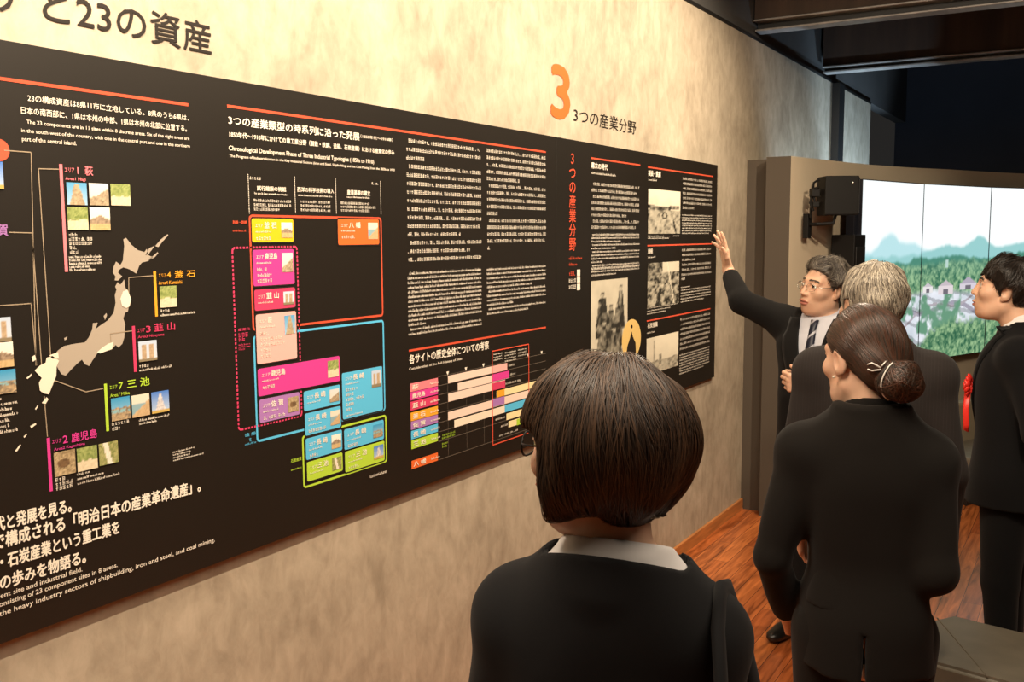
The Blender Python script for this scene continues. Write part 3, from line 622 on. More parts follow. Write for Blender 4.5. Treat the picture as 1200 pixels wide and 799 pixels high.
card('z7', (495, 608), 'z7', (706, 656), M['green'], '三 池', 'bridge', 43, (.4, -.4))
card('z7', (718, 546), 'z7', (951, 595), M['green'], '三 池', 'church', 44, (.4, -.5))
T('z5', (104, 697), (104, 716), (182, 716), '製鉄・鉄鋼', M['orange_red'], b1, 'row_label', .03); tiny_block('row_label', b1, 'z5', (106, 752), (106, 756), (182, 757), 1, .006, M['orange_red'], 'en')
T('z6', (134, 540), (134, 555), (200, 548), '産業化', M['crimson'], b1, 'row_label', .03); tiny_block('row_label', b1, 'z6', (136, 578), (138, 600), (200, 570), 2, .012, M['crimson'], 'jp', ((1, .6),)); tiny_block('row_label', b1, 'z6', (138, 630), (140, 655), (202, 620), 3, .005, M['crimson'], 'en', ((2, .55),))
T('z7', (132, 440), (132, 460), (196, 445), '造 船', M['cyan'], b1, 'row_label', .04); tiny_block('row_label', b1, 'z7', (156, 475), (156, 477), (178, 470), 1, .012, M['cyan']); tiny_block('row_label', b1, 'z7', (134, 503), (134, 505), (200, 488), 1, .006, M['cyan'], 'en')
T('z7', (402, 590), (402, 612), (464, 598), '石炭産業', M['green'], b1, 'row_label', .03); tiny_block('row_label', b1, 'z7', (404, 652), (404, 654), (466, 634), 1, .006, M['green'], 'en')
tiny_block('caption', b1, 'z7', (866, 688), (868, 694), (968, 660), 2, .006, W_, 'en')
# ---- two columns of running text
tiny_block('body_text', b1, 'y1', (82, 75), (90, 822), (549, 130), 15, .0125, W_, 'jp', ((2, .22), (11, .72), (14, 1.0), (13, .85)), (0, 3, 12, 15))
tiny_block('body_text', b1, 'y1', (585, 138), (588, 748), (955, 184), 15, .0125, W_, 'jp', ((4, .55), (9, .18), (14, .08)), (5, 10))
tiny_block('body_text', b1, 'y2', (100, 230), (108, 636), (594, 204), 14, .0095, W_, 'en', ((11, .22),), (0, 12))
tiny_block('body_text', b1, 'y2', (630, 202), (634, 498), (1024, 172), 11, .0095, W_, 'en', ((4, .75), (8, .42), (10, .68)), (5, 9))
# ---- bar chart of the sites' history
hline(b1, 'z8', (80, 172), (755, 57), .007, M['orange_red'])
T('z8', (80, 192), (82, 238), (472, 152), '各サイトの歴史全体についての考察', W_, b1, 'heading', .035)
T('z8', (80, 256), (81, 272), (340, 216), 'Consideration of the Full History of Sites', W_, b1, 'caption', .02)
def band(lt, lb, rx, ry, m, name='chart_bar', lift=LIFT*1.5):
    a = P2('z8', *lt); b = P2('z8', *lb); c = P2('z8', rx, ry); return bar(b1, [(a[0], b[1]), (c[0], b[1]), (c[0], a[1]), (a[0], a[1])], m, name, lift)
tabs = [(335, 376, M['pink']), (378, 418, M['magenta']), (424, 468, M['crimson']), (478, 520, M['orange']), (522, 563, M['purple']), (568, 610, M['cyan']), (615, 658, M['green']), (715, 757, M['dorange'])]
nm = ['萩', '鹿児島', '韮 山', '釜 石', '佐 賀', '長 崎', '三 池', '八 幡']
for i, (ya, yb, m) in enumerate(tabs):
    x0 = 85+i; c = band((x0, ya), (x0, yb), 222, ya-25, m, 'area_tab'); a = P2('z8', x0, ya); b = P2('z8', x0, yb); h = a[1]-b[1]
    text_obj('tab_text', nm[i], (a[0]+.010, b[1]+h*.22, a[0]+.010+.035*min(2, len(nm[i])), a[1]-h*.2), W_, c, .04, XP+.0022)
    f2 = Flat(); tiny_en(f2, a[0]+.11, a[0]+.165, b[1]+h*.35, h*.3, W_, .0022); f2.build('tab_text', c)
fl = Flat()
for (lx, ly, rx, ry) in ((225, 300, 755, 185), (225, 345, 755, 228), (225, 390, 755, 265), (225, 437, 755, 305), (225, 480, 755, 345), (225, 528, 755, 385), (225, 573, 755, 425), (225, 620, 755, 462), (225, 710, 755, 545)):
    a = P2('z8', lx, ly); c = P2('z8', rx, ry); zz = a[1]; fl.rect(a[0], zz-.0008, c[0], zz+.0008, M['fadeline'])
for (x, y0, y1) in ((270, 290, 690), (362, 270, 660), (448, 250, 630)):
    a = P2('z8', x, y0); b = P2('z8', x, y1); fl.rect(a[0]-.0006, b[1], a[0]+.0006, a[1], M['fadeline'])
fl.build('chart_grid', b1)
fl = Flat()
for x, y in ((271, 284), (361, 263), (447, 245), (668, 195), (734, 182)):
    a = P2('z8', x, y); fl.poly([(a[0]-.008, a[1]+.007), (a[0], a[1]-.007), (a[0]+.008, a[1]+.007)], W_)
fl.build('chart_marker', b1)
L2 = LIFT*1.5; L3 = LIFT*2.2
band((272, 296), (272, 333), 563, 232, M['pinkcream']); band((487, 249), (487, 284), 563, 232, M['lpink'], lift=L3)
band((320, 332), (320, 369), 573, 270, M['pinkcream']); band((488, 289), (488, 325), 573, 270, M['magenta'], lift=L3)
band((273, 384), (273, 424), 553, 315, M['pinkcream']); band((488, 333), (488, 369), 553, 315, M['crimson'], lift=L3)
band((511, 371), (511, 404), 756, 305, M['yelcream']); band((512, 370), (512, 403), 550, 360, M['orange'], lift=L3)
band((272, 475), (272, 515), 686, 365, M['pinkcream']); band((488, 412), (488, 450), 550, 400, M['purple'], lift=L3)
band((303, 514), (303, 551), 760, 400, M['cream_ink']); band((551, 440), (551, 476), 667, 408, M['cyan'], lift=L3)
band((560, 482), (560, 514), 720, 440, M['yelcream']); band((640, 460), (640, 490), 667, 452, M['green'], lift=L3)
band((570, 520), (570, 551), 700, 490, M['yelcream']); band((610, 510), (610, 540), 667, 495, M['green'], lift=L3)
a = P2('z8', 487, 172); b = P2('z8', 490, 640); c = P2('z8', 670, 138); fl = Flat(); outline(fl, a[0], b[1], c[0], a[1], .004, M['red'], .004, L3*1.3); fl.build('outline_frame', b1)
for (x, y, xr, yr, n) in ((497, 190, 540, 182, 2), (552, 182, 608, 172, 3), (618, 168, 660, 160, 2)): tiny_block('caption', b1, 'z8', (x, y), (x+1, y+14*n), (xr, yr), n+1, .006, W_, 'en')
for (x, y, xr, yr) in ((570, 246, 603, 236), (575, 290, 608, 280), (555, 335, 636, 308), (507, 512, 556, 498), (533, 545, 570, 532), (524, 592, 620, 565)): tiny_block('caption', b1, 'z8', (x, y), (x, y+2), (xr, yr), 1, .0075, W_)
for (x, y, xr, yr) in ((243, 590, 308, 570), (243, 632, 276, 622)): tiny_block('caption', b1, 'z8', (x, y), (x, y+14), (xr, yr), 2, .0075, M['green'])
# ---- right panel
text_obj('vertical_title', '3つの産業分野', (P2('y3', 133, 100)[0], P2('y3', 135, 668)[1], P2('y3', 172, 300)[0], P2('y3', 150, 100)[1]), M['orange_red'], b2, .02, vert=True)
tiny_block('subtitle', b2, 'y3', (133, 712), (133, 747), (212, 712), 2, .013, M['orange_red'], 'en', ((1, .62),))
fl = Flat()
for k, (x, y) in enumerate(((132, 105), (132, 145), (132, 183))):
    a = P2('y4', x, y); fl.rect(a[0]+.075, a[1]-.016, a[0]+.105, a[1]+.016, W_); tiny_jp(fl, a[0], a[0]+.07, a[1]-.008, .017, M['red'] if k == 0 else W_)
fl.build('index_block', b2)
hline(b2, 'y3', (262, 125), (550, 168), .007, M['orange_red']); hline(b2, 'y3', (595, 176), (976, 236), .007, M['orange_red'])
hline(b2, 'y3', (592, 634), (970, 631), .007, M['red']); hline(b2, 'y4', (588, 380), (960, 308), .007, M['red'])
T('y3', (263, 150), (263, 186), (358, 196), '幕末の時代', W_, b2, 'heading', .05); tiny_block('caption', b2, 'y3', (264, 210), (264, 214), (410, 228), 1, .0105, W_, 'en')
tiny_block('body_text', b2, 'y3', (265, 275), (265, 530), (546, 300), 8, .0135, W_, 'jp', ((1, .95), (5, .72), (7, .93)), (0, 2, 6))
tiny_block('body_text', b2, 'y3', (264, 572), (264, 775), (546, 572), 11, .010, W_, 'en', ((2, .6), (4, .48), (8, .22)), (0, 3, 5, 9))
tiny_block('body_text', b2, 'y4', (264, 70), (264, 112), (546, 52), 3, .010, W_, 'en', ((2, .5),))
T('y3', (597, 196), (597, 230), (668, 240), '製鉄・鉄鋼', W_, b2, 'heading', .05); tiny_block('caption', b2, 'y3', (597, 250), (597, 254), (650, 258), 1, .010, W_, 'en')
photo(b2, boxz('y3', (596, 305), (781, 568)), 'bwharbor', 51, 36)
tiny_block('body_text', b2, 'y3', (800, 245), (792, 415), (972, 268), 7, .0125, W_, 'jp', ((6, .38),)); tiny_block('body_text', b2, 'y3', (795, 457), (790, 565), (970, 462), 8, .0085, W_, 'en', ((7, .9),))
tiny_block('caption', b2, 'y3', (595, 582), (595, 594), (720, 592), 2, .008, W_, 'en', ((0, .75),)); tiny_block('caption', b2, 'y3', (740, 580), (740, 582), (780, 580), 1, .007, W_, 'en')
T('y3', (594, 656), (594, 684), (622, 684), '造船', W_, b2, 'heading', .05); tiny_block('caption', b2, 'y3', (594, 706), (594, 708), (640, 706), 1, .010, W_, 'en')
photo(b2, boxz('y4', (592, 42), (774, 272)), 'bwmine', 52, 36)
tiny_block('body_text', b2, 'y3', (795, 664), (790, 780), (966, 660), 5, .0125, W_, 'jp', ((2, .45),)); tiny_block('body_text', b2, 'y4', (790, 110), (784, 135), (966, 96), 2, .0115, W_, 'jp', ((1, .12),))
tiny_block('body_text', b2, 'y4', (788, 182), (784, 268), (964, 158), 6, .0085, W_, 'en', ((0, .3), (5, .75)))
tiny_block('caption', b2, 'y4', (590, 305), (590, 338), (768, 282), 3, .008, W_, 'en', ((2, .6), (1, .75)))
T('y4', (592, 394), (592, 424), (650, 418), '石炭産業', W_, b2, 'heading', .05); tiny_block('caption', b2, 'y4', (590, 450), (590, 452), (636, 438), 1, .010, W_, 'en')
photo(b2, boxz('y4', (586, 484), (770, 640)), 'bwsite', 53, 36)
tiny_block('body_text', b2, 'y4', (785, 372), (780, 545), (958, 335), 7, .0125, W_, 'jp', ((5, .95),)); tiny_block('body_text', b2, 'y4', (780, 580), (776, 690), (955, 535), 8, .0085, W_, 'en', ((7, .8),))
photo(b2, boxz('y4', (259, 147), (472, 590)), 'bwpeople', 54, 44)
cc = P2('y4', 497, 488); fl = Flat(); ry_, rz_ = .112, .098
fl.poly([(cc[0]+ry_*math.cos(a), cc[1]+rz_*math.sin(a)) for a in np.linspace(0, 2*PI, 33)[:-1]], M['pale_yellow'], LIFT*3.4)
fl.poly([(cc[0]-.060, cc[1]-.080), (cc[0]+.055, cc[1]-.080), (cc[0]+.048, cc[1]-.02), (cc[0]+.018, cc[1]+.01), (cc[0], cc[1]+.040), (cc[0]-.018, cc[1]+.01), (cc[0]-.050, cc[1]-.03)], M['black_ink'], LIFT*3.5)
fl.poly([(cc[0]+.012*math.cos(a), cc[1]+.062+.009*math.sin(a)) for a in np.linspace(0, 2*PI, 13)[:-1]], M['black_ink'], LIFT*3.5)
fl.build('oval_picture', b2)
# ---- lettering straight on the concrete wall
def wall_text(name, s, tl, bl, r, m, label, wt=0.0):
    a = wallp(*tl); b = wallp(*bl); c = wallp(*r); o = text_obj(name, s, (a[0], b[1], c[0], a[1]), m, None, wt, .002)
    return tag(o, label, 'wall lettering')
wall_text('wall_lettering', 'アと23の資産', (-8, -32), (-6, 14), (247, 57), M['black_ink'], 'large black lettering ending in 資産 on the concrete wall above the map panel', 0.018)
wall_text('wall_lettering', '3つの産業分野', (672, 125), (673, 143), (745, 158), M['black_ink'], 'small black lettering beside the big red 3 on the concrete wall', -0.005)
wall_text('wall_number', '3', (646, 75), (646, 136), (667, 142), M['dorange'], 'big orange red number 3 on the concrete wall above the panels', .045)

# ================================================================== SIGNED DISTANCE MODELLING (figures, clothes, hair)
def rotz(a): c, s = math.cos(a), math.sin(a); return np.array([[c, -s, 0], [s, c, 0], [0, 0, 1.0]])
def rotx(a): c, s = math.cos(a), math.sin(a); return np.array([[1.0, 0, 0], [0, c, -s], [0, s, c]])
def roty(a): c, s = math.cos(a), math.sin(a); return np.array([[c, 0, s], [0, 1.0, 0], [-s, 0, c]])
ID = (np.eye(3), np.zeros(3))
def compose(F, R, t): return (F[0] @ R, F[0] @ np.array(t)+F[1])
def tr(F, p): return F[0] @ np.array(p, float)+F[1]
def to_local(F, x, y, z):
    R, t = F; a = x-t[0]; b = y-t[1]; c = z-t[2]
    return (R[0, 0]*a+R[1, 0]*b+R[2, 0]*c, R[0, 1]*a+R[1, 1]*b+R[2, 1]*c, R[0, 2]*a+R[1, 2]*b+R[2, 2]*c)
class Sdf:
    def __init__(s): s.p = []
    def add(s, fn, c, rad, k=0.01, op='u'): s.p.append((fn, np.array(c, float), rad, op, k)); return s
    def ell(s, c, r, F=ID, k=0.01, op='u', R=None):
        G = compose(F, np.eye(3) if R is None else R, c); r = np.array(r, float)
        def fn(x, y, z):
            a, b, q = to_local(G, x, y, z); k0 = np.sqrt((a/r[0])**2+(b/r[1])**2+(q/r[2])**2)+1e-9
            k1 = np.sqrt((a/r[0]**2)**2+(b/r[1]**2)**2+(q/r[2]**2)**2)+1e-9; return k0*(k0-1)/k1
        return s.add(fn, G[1], r.max(), k, op)
    def cone(s, a, b, ra, rb, F=ID, k=0.01, op='u', fl=None):
        a = tr(F, a); b = tr(F, b); ab = b-a; L2 = ab@ab+1e-12
        def fn(x, y, z):
            px = x-a[0]; py = y-a[1]; pz = z-a[2]; h = np.clip((px*ab[0]+py*ab[1]+pz*ab[2])/L2, 0, 1)
            return np.sqrt((px-h*ab[0])**2+(py-h*ab[1])**2+(pz-h*ab[2])**2)-(ra+(rb-ra)*h)
        return s.add(fn, (a+b)/2, math.sqrt(L2)/2+max(ra, rb), k, op)
    def box(s, c, h, r=0.005, F=ID, k=0.01, op='u', R=None):
        G = compose(F, np.eye(3) if R is None else R, c); h = np.array(h, float)-r
        def fn(x, y, z):
            a, b, q = to_local(G, x, y, z); a = np.abs(a)-h[0]; b = np.abs(b)-h[1]; q = np.abs(q)-h[2]
            return np.sqrt(np.maximum(a, 0)**2+np.maximum(b, 0)**2+np.maximum(q, 0)**2)+np.minimum(np.maximum(a, np.maximum(b, q)), 0)-r
        return s.add(fn, G[1], np.linalg.norm(h)+r, k, op)
    def loft(s, rings, e=2.5, F=ID, k=0.02, op='u', grow=0.0):
        A = np.array(rings, float); Z = A[:, 0]
        def ip(zz, c):
            return np.interp(zz, Z, A[:, c])
        zf = np.linspace(Z[0], Z[-1], 160); tab = [np.convolve(np.pad(ip(zf, c), 8, mode='edge'), np.ones(17)/17, 'valid') for c in (1, 2, 3)]
        def fn(x, y, z):
            a, b, q = to_local(F, x, y, z); qc = np.clip(q, Z[0], Z[-1])
            wx = np.interp(qc, zf, tab[0])+grow; wy = np.interp(qc, zf, tab[1])+grow; cy = np.interp(qc, zf, tab[2])
            rr = (np.abs(a/wx)**e+np.abs((b-cy)/wy)**e)**(1/e); d = (rr-1)*np.minimum(wx, wy)
            return np.maximum(d, np.maximum(q-Z[-1]-grow, Z[0]-q))
        return s.add(fn, tr(F, (0, 0, (Z[0]+Z[-1])/2)), (Z[-1]-Z[0])/2+0.3, k, op)
    def cut(s, fn, k=0.005): return s.add(fn, (0, 0, 0), 99, k, 'i')      # keep where fn < 0
    def fold(s, fn): return s.add(fn, (0, 0, 0), 99, 0, 'd')              # displacement
    def ev(s, x, y, z, full=None):
        d = np.full(np.broadcast(x, y, z).shape, 1.0)
        for fn, c, rad, op, k in s.p: d = s.comb(d, fn(x, y, z), op, k)
        return d
    @staticmethod
    def comb(d, e, op, k):
        if op == 'd': return d+e
        if op == 's': e = -e
        if op == 'u':
            h = np.clip(0.5+0.5*(e-d)/k, 0, 1); return e*(1-h)+d*h-k*h*(1-h)
        h = np.clip(0.5-0.5*(e-d)/k, 0, 1); return e*(1-h)+d*h+k*h*(1-h)
    def grid(s, X, Y, Z):
        D = np.full((len(X), len(Y), len(Z)), 1.0, dtype=np.float64)
        for fn, c, rad, op, k in s.p:
            m = rad+2*k+0.03; sl = []
            for ax, cc in ((X, c[0]), (Y, c[1]), (Z, c[2])): sl.append((np.searchsorted(ax, cc-m), np.searchsorted(ax, cc+m)))
            (i0, i1), (j0, j1), (k0, k1) = sl
            if i1 <= i0 or j1 <= j0 or k1 <= k0: continue
            e = fn(X[i0:i1, None, None], Y[None, j0:j1, None], Z[None, None, k0:k1])
            D[i0:i1, j0:j1, k0:k1] = s.comb(D[i0:i1, j0:j1, k0:k1], e, op, k)
        return D
def axis(lo, hi, fine=()):
    """sample positions; fine = list of (a,b,step), elsewhere base step given as last item"""
    base = fine[-1]; out = [lo]; x = lo
    while x < hi:
        st = base
        for a, b, q in fine[:-1]:
            if a-base < x < b: st = min(st, q if x >= a-q else min(base, max(q, a-x)))
        x += st; out.append(x)
    return np.array(out)
def nets(D, X, Y, Z):
    ins = D < 0; nx, ny, nz = D.shape
    cs_ = np.zeros((nx-1, ny-1, nz-1), dtype=np.int8)
    for a in (0, 1):
        for b in (0, 1):
            for c in (0, 1): cs_ += ins[a:nx-1+a, b:ny-1+b, c:nz-1+c]
    act = (cs_ > 0) & (cs_ < 8); I, J, K = np.nonzero(act); idx = np.full(act.shape, -1, dtype=np.int64); idx[I, J, K] = np.arange(len(I))
    S = np.zeros((len(I), 3)); N = np.zeros(len(I)); ax = (X, Y, Z)
    for d in range(3):
        o1, o2 = [q for q in range(3) if q != d]
        for a in (0, 1):
            for b in (0, 1):
                off = [0, 0, 0]; off[o1] = a; off[o2] = b; p = [I+off[0], J+off[1], K+off[2]]; q = [p[0].copy(), p[1].copy(), p[2].copy()]; q[d] = q[d]+1
                A = D[p[0], p[1], p[2]]; B = D[q[0], q[1], q[2]]; m = (A < 0) != (B < 0); t = np.where(m, A/(A-B+1e-20), 0)
                P = np.stack([ax[e][p[e]] for e in range(3)], -1); P[:, d] += t*(ax[d][q[d]]-ax[d][p[d]])
                S[m] += P[m]; N[m] += 1
    V = S/np.maximum(N, 1)[:, None]; Q = []
    for d in range(3):
        o1, o2 = (d+1) % 3, (d+2) % 3; sl0 = [slice(None)]*3; sl1 = [slice(None)]*3; sl0[d] = slice(0, -1); sl1[d] = slice(1, None)
        A = ins[tuple(sl0)]; B = ins[tuple(sl1)]; e = np.nonzero(A != B); e = np.stack(e, -1)
        ok = (e[:, o1] >= 1) & (e[:, o2] >= 1) & (e[:, o1] < D.shape[o1]-1) & (e[:, o2] < D.shape[o2]-1); e = e[ok]
        f = A[e[:, 0], e[:, 1], e[:, 2]]; def_ = []
        for a, b in ((1, 1), (0, 1), (0, 0), (1, 0)):
            g = e.copy(); g[:, o1] -= a; g[:, o2] -= b; def_.append(idx[g[:, 0], g[:, 1], g[:, 2]])
        q = np.stack(def_, -1); q[~f] = q[~f][:, ::-1]; Q.append(q)
    Q = np.concatenate(Q); Q = Q[(Q >= 0).all(1)]; return V, Q
def model(name, sdf, box, fine, mats, parent, matfn=None, smooth=True):
    """box=(lo,hi) ; fine=(fx,fy,fz) for axis()"""
    X, Y, Z = (axis(box[0][i], box[1][i], fine[i]) for i in range(3))
    V, Q = nets(sdf.grid(X, Y, Z), X, Y, Z); fm = None
    if matfn is not None: fm = matfn(V[Q].mean(1))
    return mesh_np(name, V, Q, mats, parent, fm, smooth)
def waves(seed, n=10, lo=6, hi=22, amp=0.004, dirz=0.35):
    """soft cloth folds: a sum of slanted ripples"""
    g = np.random.default_rng(seed); W = []
    for _ in range(n):
        v = g.normal(size=3); v[2] *= dirz; v /= np.linalg.norm(v); f = g.uniform(lo, hi); W.append((v*f, g.uniform(0, 6.28), amp*g.uniform(0.4, 1)*lo/f))
    def fn(x, y, z):
        s = 0
        for v, ph, a in W: s = s+a*np.sin(v[0]*x+v[1]*y+v[2]*z+ph+0.6*np.sin(3*(x+y)+ph))
        return s
    return fn
# ---- materials of the figures
M['skin'] = mat('skin', (0.66, 0.40, 0.27), 0.5, var=((18, 18, 18), 0.06)); M['skin_f'] = mat('fair_skin', (0.68, 0.42, 0.29), 0.48, var=((18, 18, 18), 0.05))
for k in ('skin', 'skin_f'):
    b_ = M[k].node_tree.nodes['Principled BSDF']; b_.inputs['Subsurface Weight'].default_value = 0.12; b_.inputs['Subsurface Radius'].default_value = (0.012, 0.004, 0.002); b_.inputs['Subsurface Scale'].default_value = 0.6
M['lip'] = mat('lips', (0.42, 0.15, 0.11), 0.45); M['eye'] = mat('eye_white', (0.62, 0.58, 0.52), 0.25); M['iris'] = mat('dark_iris', (0.015, 0.009, 0.006), 0.15)
M['brow'] = mat('eyebrow_hair', (0.05, 0.035, 0.025), 0.7); M['nail'] = mat('fingernail', (0.60, 0.36, 0.27), 0.3)
def cloth(name, c, r=0.8, sh=0.05): return mat(name, c, r+.08, spec=0.12, sheen=sh, bump=((420, 420, 420), 0.12, 0.0006))
M['suit_black'] = cloth('black_wool', (0.0075, 0.007, 0.0068)); M['suit_char'] = cloth('charcoal_wool', (0.0125, 0.0125, 0.0135)); M['suit_jet'] = cloth('jet_black_wool', (0.006, 0.006, 0.0065), 0.85, 0.05)
def pinstripe():
    m = cloth('dark_brown_pinstripe_wool', (0.028, 0.023, 0.022)); nt = m.node_tree; b = nt.nodes['Principled BSDF']
    tc = nt.nodes.new('ShaderNodeTexCoord'); sx = nt.nodes.new('ShaderNodeSeparateXYZ'); nt.links.new(tc.outputs['Object'], sx.inputs[0])
    a = nt.nodes.new('ShaderNodeMath'); a.operation = 'MULTIPLY'; a.inputs[1].default_value = 110.0; nt.links.new(sx.outputs['X'], a.inputs[0])
    f = nt.nodes.new('ShaderNodeMath'); f.operation = 'FRACT'; nt.links.new(a.outputs[0], f.inputs[0])
    g = nt.nodes.new('ShaderNodeMath'); g.operation = 'LESS_THAN'; g.inputs[1].default_value = 0.10; nt.links.new(f.outputs[0], g.inputs[0])
    mi = nt.nodes.new('ShaderNodeMix'); mi.data_type = 'RGBA'; mi.inputs[6].default_value = (0.019, 0.0155, 0.0145, 1); mi.inputs[7].default_value = (0.026, 0.022, 0.021, 1)
    nt.links.new(g.outputs[0], mi.inputs[0]); nt.links.new(mi.outputs[2], b.inputs['Base Color']); return m
M['suit_pin'] = pinstripe(); M['suit_brown'] = cloth('black_brown_wool', (0.0085, 0.0072, 0.0062))
M['shirt'] = cloth('white_cotton', (0.72, 0.70, 0.70), 0.7, 0.0); M['shirt_blue'] = cloth('pale_blue_cotton', (0.55, 0.56, 0.62), 0.7, 0.0)
def tie_mat():
    m = mat('navy_striped_silk', (0.012, 0.014, 0.03), 0.45); nt = m.node_tree; b = nt.nodes['Principled BSDF']
    tc = nt.nodes.new('ShaderNodeTexCoord'); sx = nt.nodes.new('ShaderNodeSeparateXYZ'); nt.links.new(tc.outputs['Object'], sx.inputs[0])
    a = nt.nodes.new('ShaderNodeMath'); a.operation = 'MULTIPLY_ADD'; a.inputs[1].default_value = 0.9; nt.links.new(sx.outputs['X'], a.inputs[0]); nt.links.new(sx.outputs['Z'], a.inputs[2])
    q = nt.nodes.new('ShaderNodeMath'); q.operation = 'MULTIPLY'; q.inputs[1].default_value = 17.0; nt.links.new(a.outputs[0], q.inputs[0])
    f = nt.nodes.new('ShaderNodeMath'); f.operation = 'FRACT'; nt.links.new(q.outputs[0], f.inputs[0])
    g = nt.nodes.new('ShaderNodeMath'); g.operation = 'LESS_THAN'; g.inputs[1].default_value = 0.2; nt.links.new(f.outputs[0], g.inputs[0])
    mi = nt.nodes.new('ShaderNodeMix'); mi.data_type = 'RGBA'; mi.inputs[6].default_value = (0.012, 0.014, 0.03, 1); mi.inputs[7].default_value = (0.45, 0.45, 0.5, 1)
    nt.links.new(g.outputs[0], mi.inputs[0]); nt.links.new(mi.outputs[2], b.inputs['Base Color']); return m
M['tie'] = tie_mat(); M['tie_dark'] = mat('dark_red_silk', (0.05, 0.01, 0.015), 0.5)
def hairm(name, c, r=0.42): return mat(name, c, r, spec=0.5)
M['hair_brown'] = hairm('dark_brown_hair', (0.042, 0.023, 0.013), .5); M['hair_brown2'] = hairm('brown_hair_strands', (0.085, 0.044, 0.022), .5); M['hair_black'] = hairm('black_hair', (0.011, 0.008, 0.006)); M['hair_black2'] = hairm('soft_black_hair_strands', (0.022, 0.014, 0.010))
M['hair_auburn'] = hairm('auburn_hair_strands', (0.075, 0.030, 0.017), .36); M['hair_grey'] = hairm('grey_hair', (0.22, 0.19, 0.15), 0.5); M['hair_grey2'] = hairm('silver_hair_strands', (0.42, 0.37, 0.29), 0.45); M['hair_grey3'] = hairm('dark_grey_hair_strands', (0.09, 0.075, 0.06), 0.5)
M['shoe'] = mat('black_leather', (0.01, 0.009, 0.008), 0.3); M['lens'] = mat('clear_lens', (0.9, 0.9, 0.9), 0.02)
_b = M['lens'].node_tree.nodes['Principled BSDF']; _b.inputs['Transmission Weight'].default_value = 1.0; _b.inputs['IOR'].default_value = 1.05
M['rosette'] = mat('red_satin', (0.75, 0.03, 0.02), 0.4); M['gold'] = mat('gold_pin', (0.8, 0.55, 0.2), 0.3, 1.0); M['pearl'] = mat('pearl', (0.8, 0.72, 0.6), 0.2)
M['white_ribbon'] = mat('white_ribbon', (0.75, 0.72, 0.66), 0.5)

# ---- head, face, hand
def head_prims(S, F, fem=False, sc=1.0):
    q = lambda *a: tuple(v*sc for v in a)
    j = 0.92 if fem else 1.0
    S.ell(q(0, -.014, .030), q(.074, .094, .086), F, k=.02)
    S.ell(q(0, .026, -.030), q(.064*j, .064, .080), F, k=.03)
    S.cone(q(-.030*j, .036, -.086), q(.030*j, .036, -.086), .026*sc, .026*sc, F, k=.03)
    S.cone(q(-.050*j, -.004, -.062), q(-.022, .05, -.094), .018*sc, .018*sc, F, k=.03); S.cone(q(.050*j, -.004, -.062), q(.022, .05, -.094), .018*sc, .018*sc, F, k=.03)
    S.ell(q(0, .068, -.101), q(.022*j, .018, .017), F, k=.022)
    S.ell(q(0, .078, -.062), q(.030, .017, .026), F, k=.025)
    for sx in (-1, 1):
        S.ell(q(sx*.045, .056, -.022), q(.022, .022, .020), F, k=.025)
        S.cone(q(sx*.012, .084, .026), q(sx*.047, .066, .026), .009*sc, .008*sc, F, k=.018)
    for sx in (-1, 1): S.ell(q(sx*.032, .092, .006), q(.020, .014, .013), F, k=.014, op='s')
    for sx in (-1, 1):
        S.ell(q(sx*.032, .0700, .006), q(.0140, .0150, .0125), F, k=.003)
        S.cone(q(sx*.018, .0830, .0145), q(sx*.047, .0745, .0125), .0042*sc, .0035*sc, F, k=.005); S.cone(q(sx*.019, .0825, -.003), q(sx*.045, .0750, -.002), .0035*sc, .003*sc, F, k=.006)
    S.cone(q(0, .084, .022), q(0, .105, -.028), .0075*sc, .0105*sc, F, k=.012)
    for sx in (-1, 1): S.ell(q(sx*.0125, .093, -.032), q(.0085, .011, .0085), F, k=.007)
    S.ell(q(0, .0965, -.0605), q(.0245, .0095, .0058), F, k=.004); S.ell(q(0, .0945, -.0725), q(.0215, .0095, .0068), F, k=.004)
    S.ell(q(0, .106, -.0662), q(.026, .009, .0018), F, k=.004, op='s')
    for sx in (-1, 1):
        R = rotz(-sx*.35) @ rotx(-.15)
        S.ell(q(sx*.077, -.012, -.006), q(.0085, .019, .033), F, k=.008, R=R); S.ell(q(sx*.0845, -.006, -.004), q(.006, .010, .018), F, k=.006, op='s', R=R)
        S.ell(q(sx*.0745, -.004, -.032), q(.006, .009, .011), F, k=.006)
def head_mats(F, sc=1.0):
    def f(C):
        x, y, z = to_local(F, C[:, 0], C[:, 1], C[:, 2]); x, y, z = x/sc, y/sc, z/sc; m = np.zeros(len(C), dtype=int)
        for sx in (-1, 1):
            d = np.sqrt((x-sx*.032)**2+(y-.070)**2+(z-.006)**2); e = (np.abs(d-.0140) < .0018) & (y > .076) & (np.abs(z-.0055) < .0068) & (np.abs(x-sx*.032) < .0125); m[e] = 2
            m[e & (np.hypot(x-sx*.032, z-.006) < .0062)] = 3
            br = (np.abs(z-(.0305-.12*np.maximum(np.abs(x)-.035, 0)*2)) < .0042) & (np.abs(x-sx*.033) < .020) & (y > .05); m[br] = 4
        l = ((x/.026)**2+((z+.0665)/.0125)**2 < 1) & (y > .085); m[l] = 1
        return m
    return f
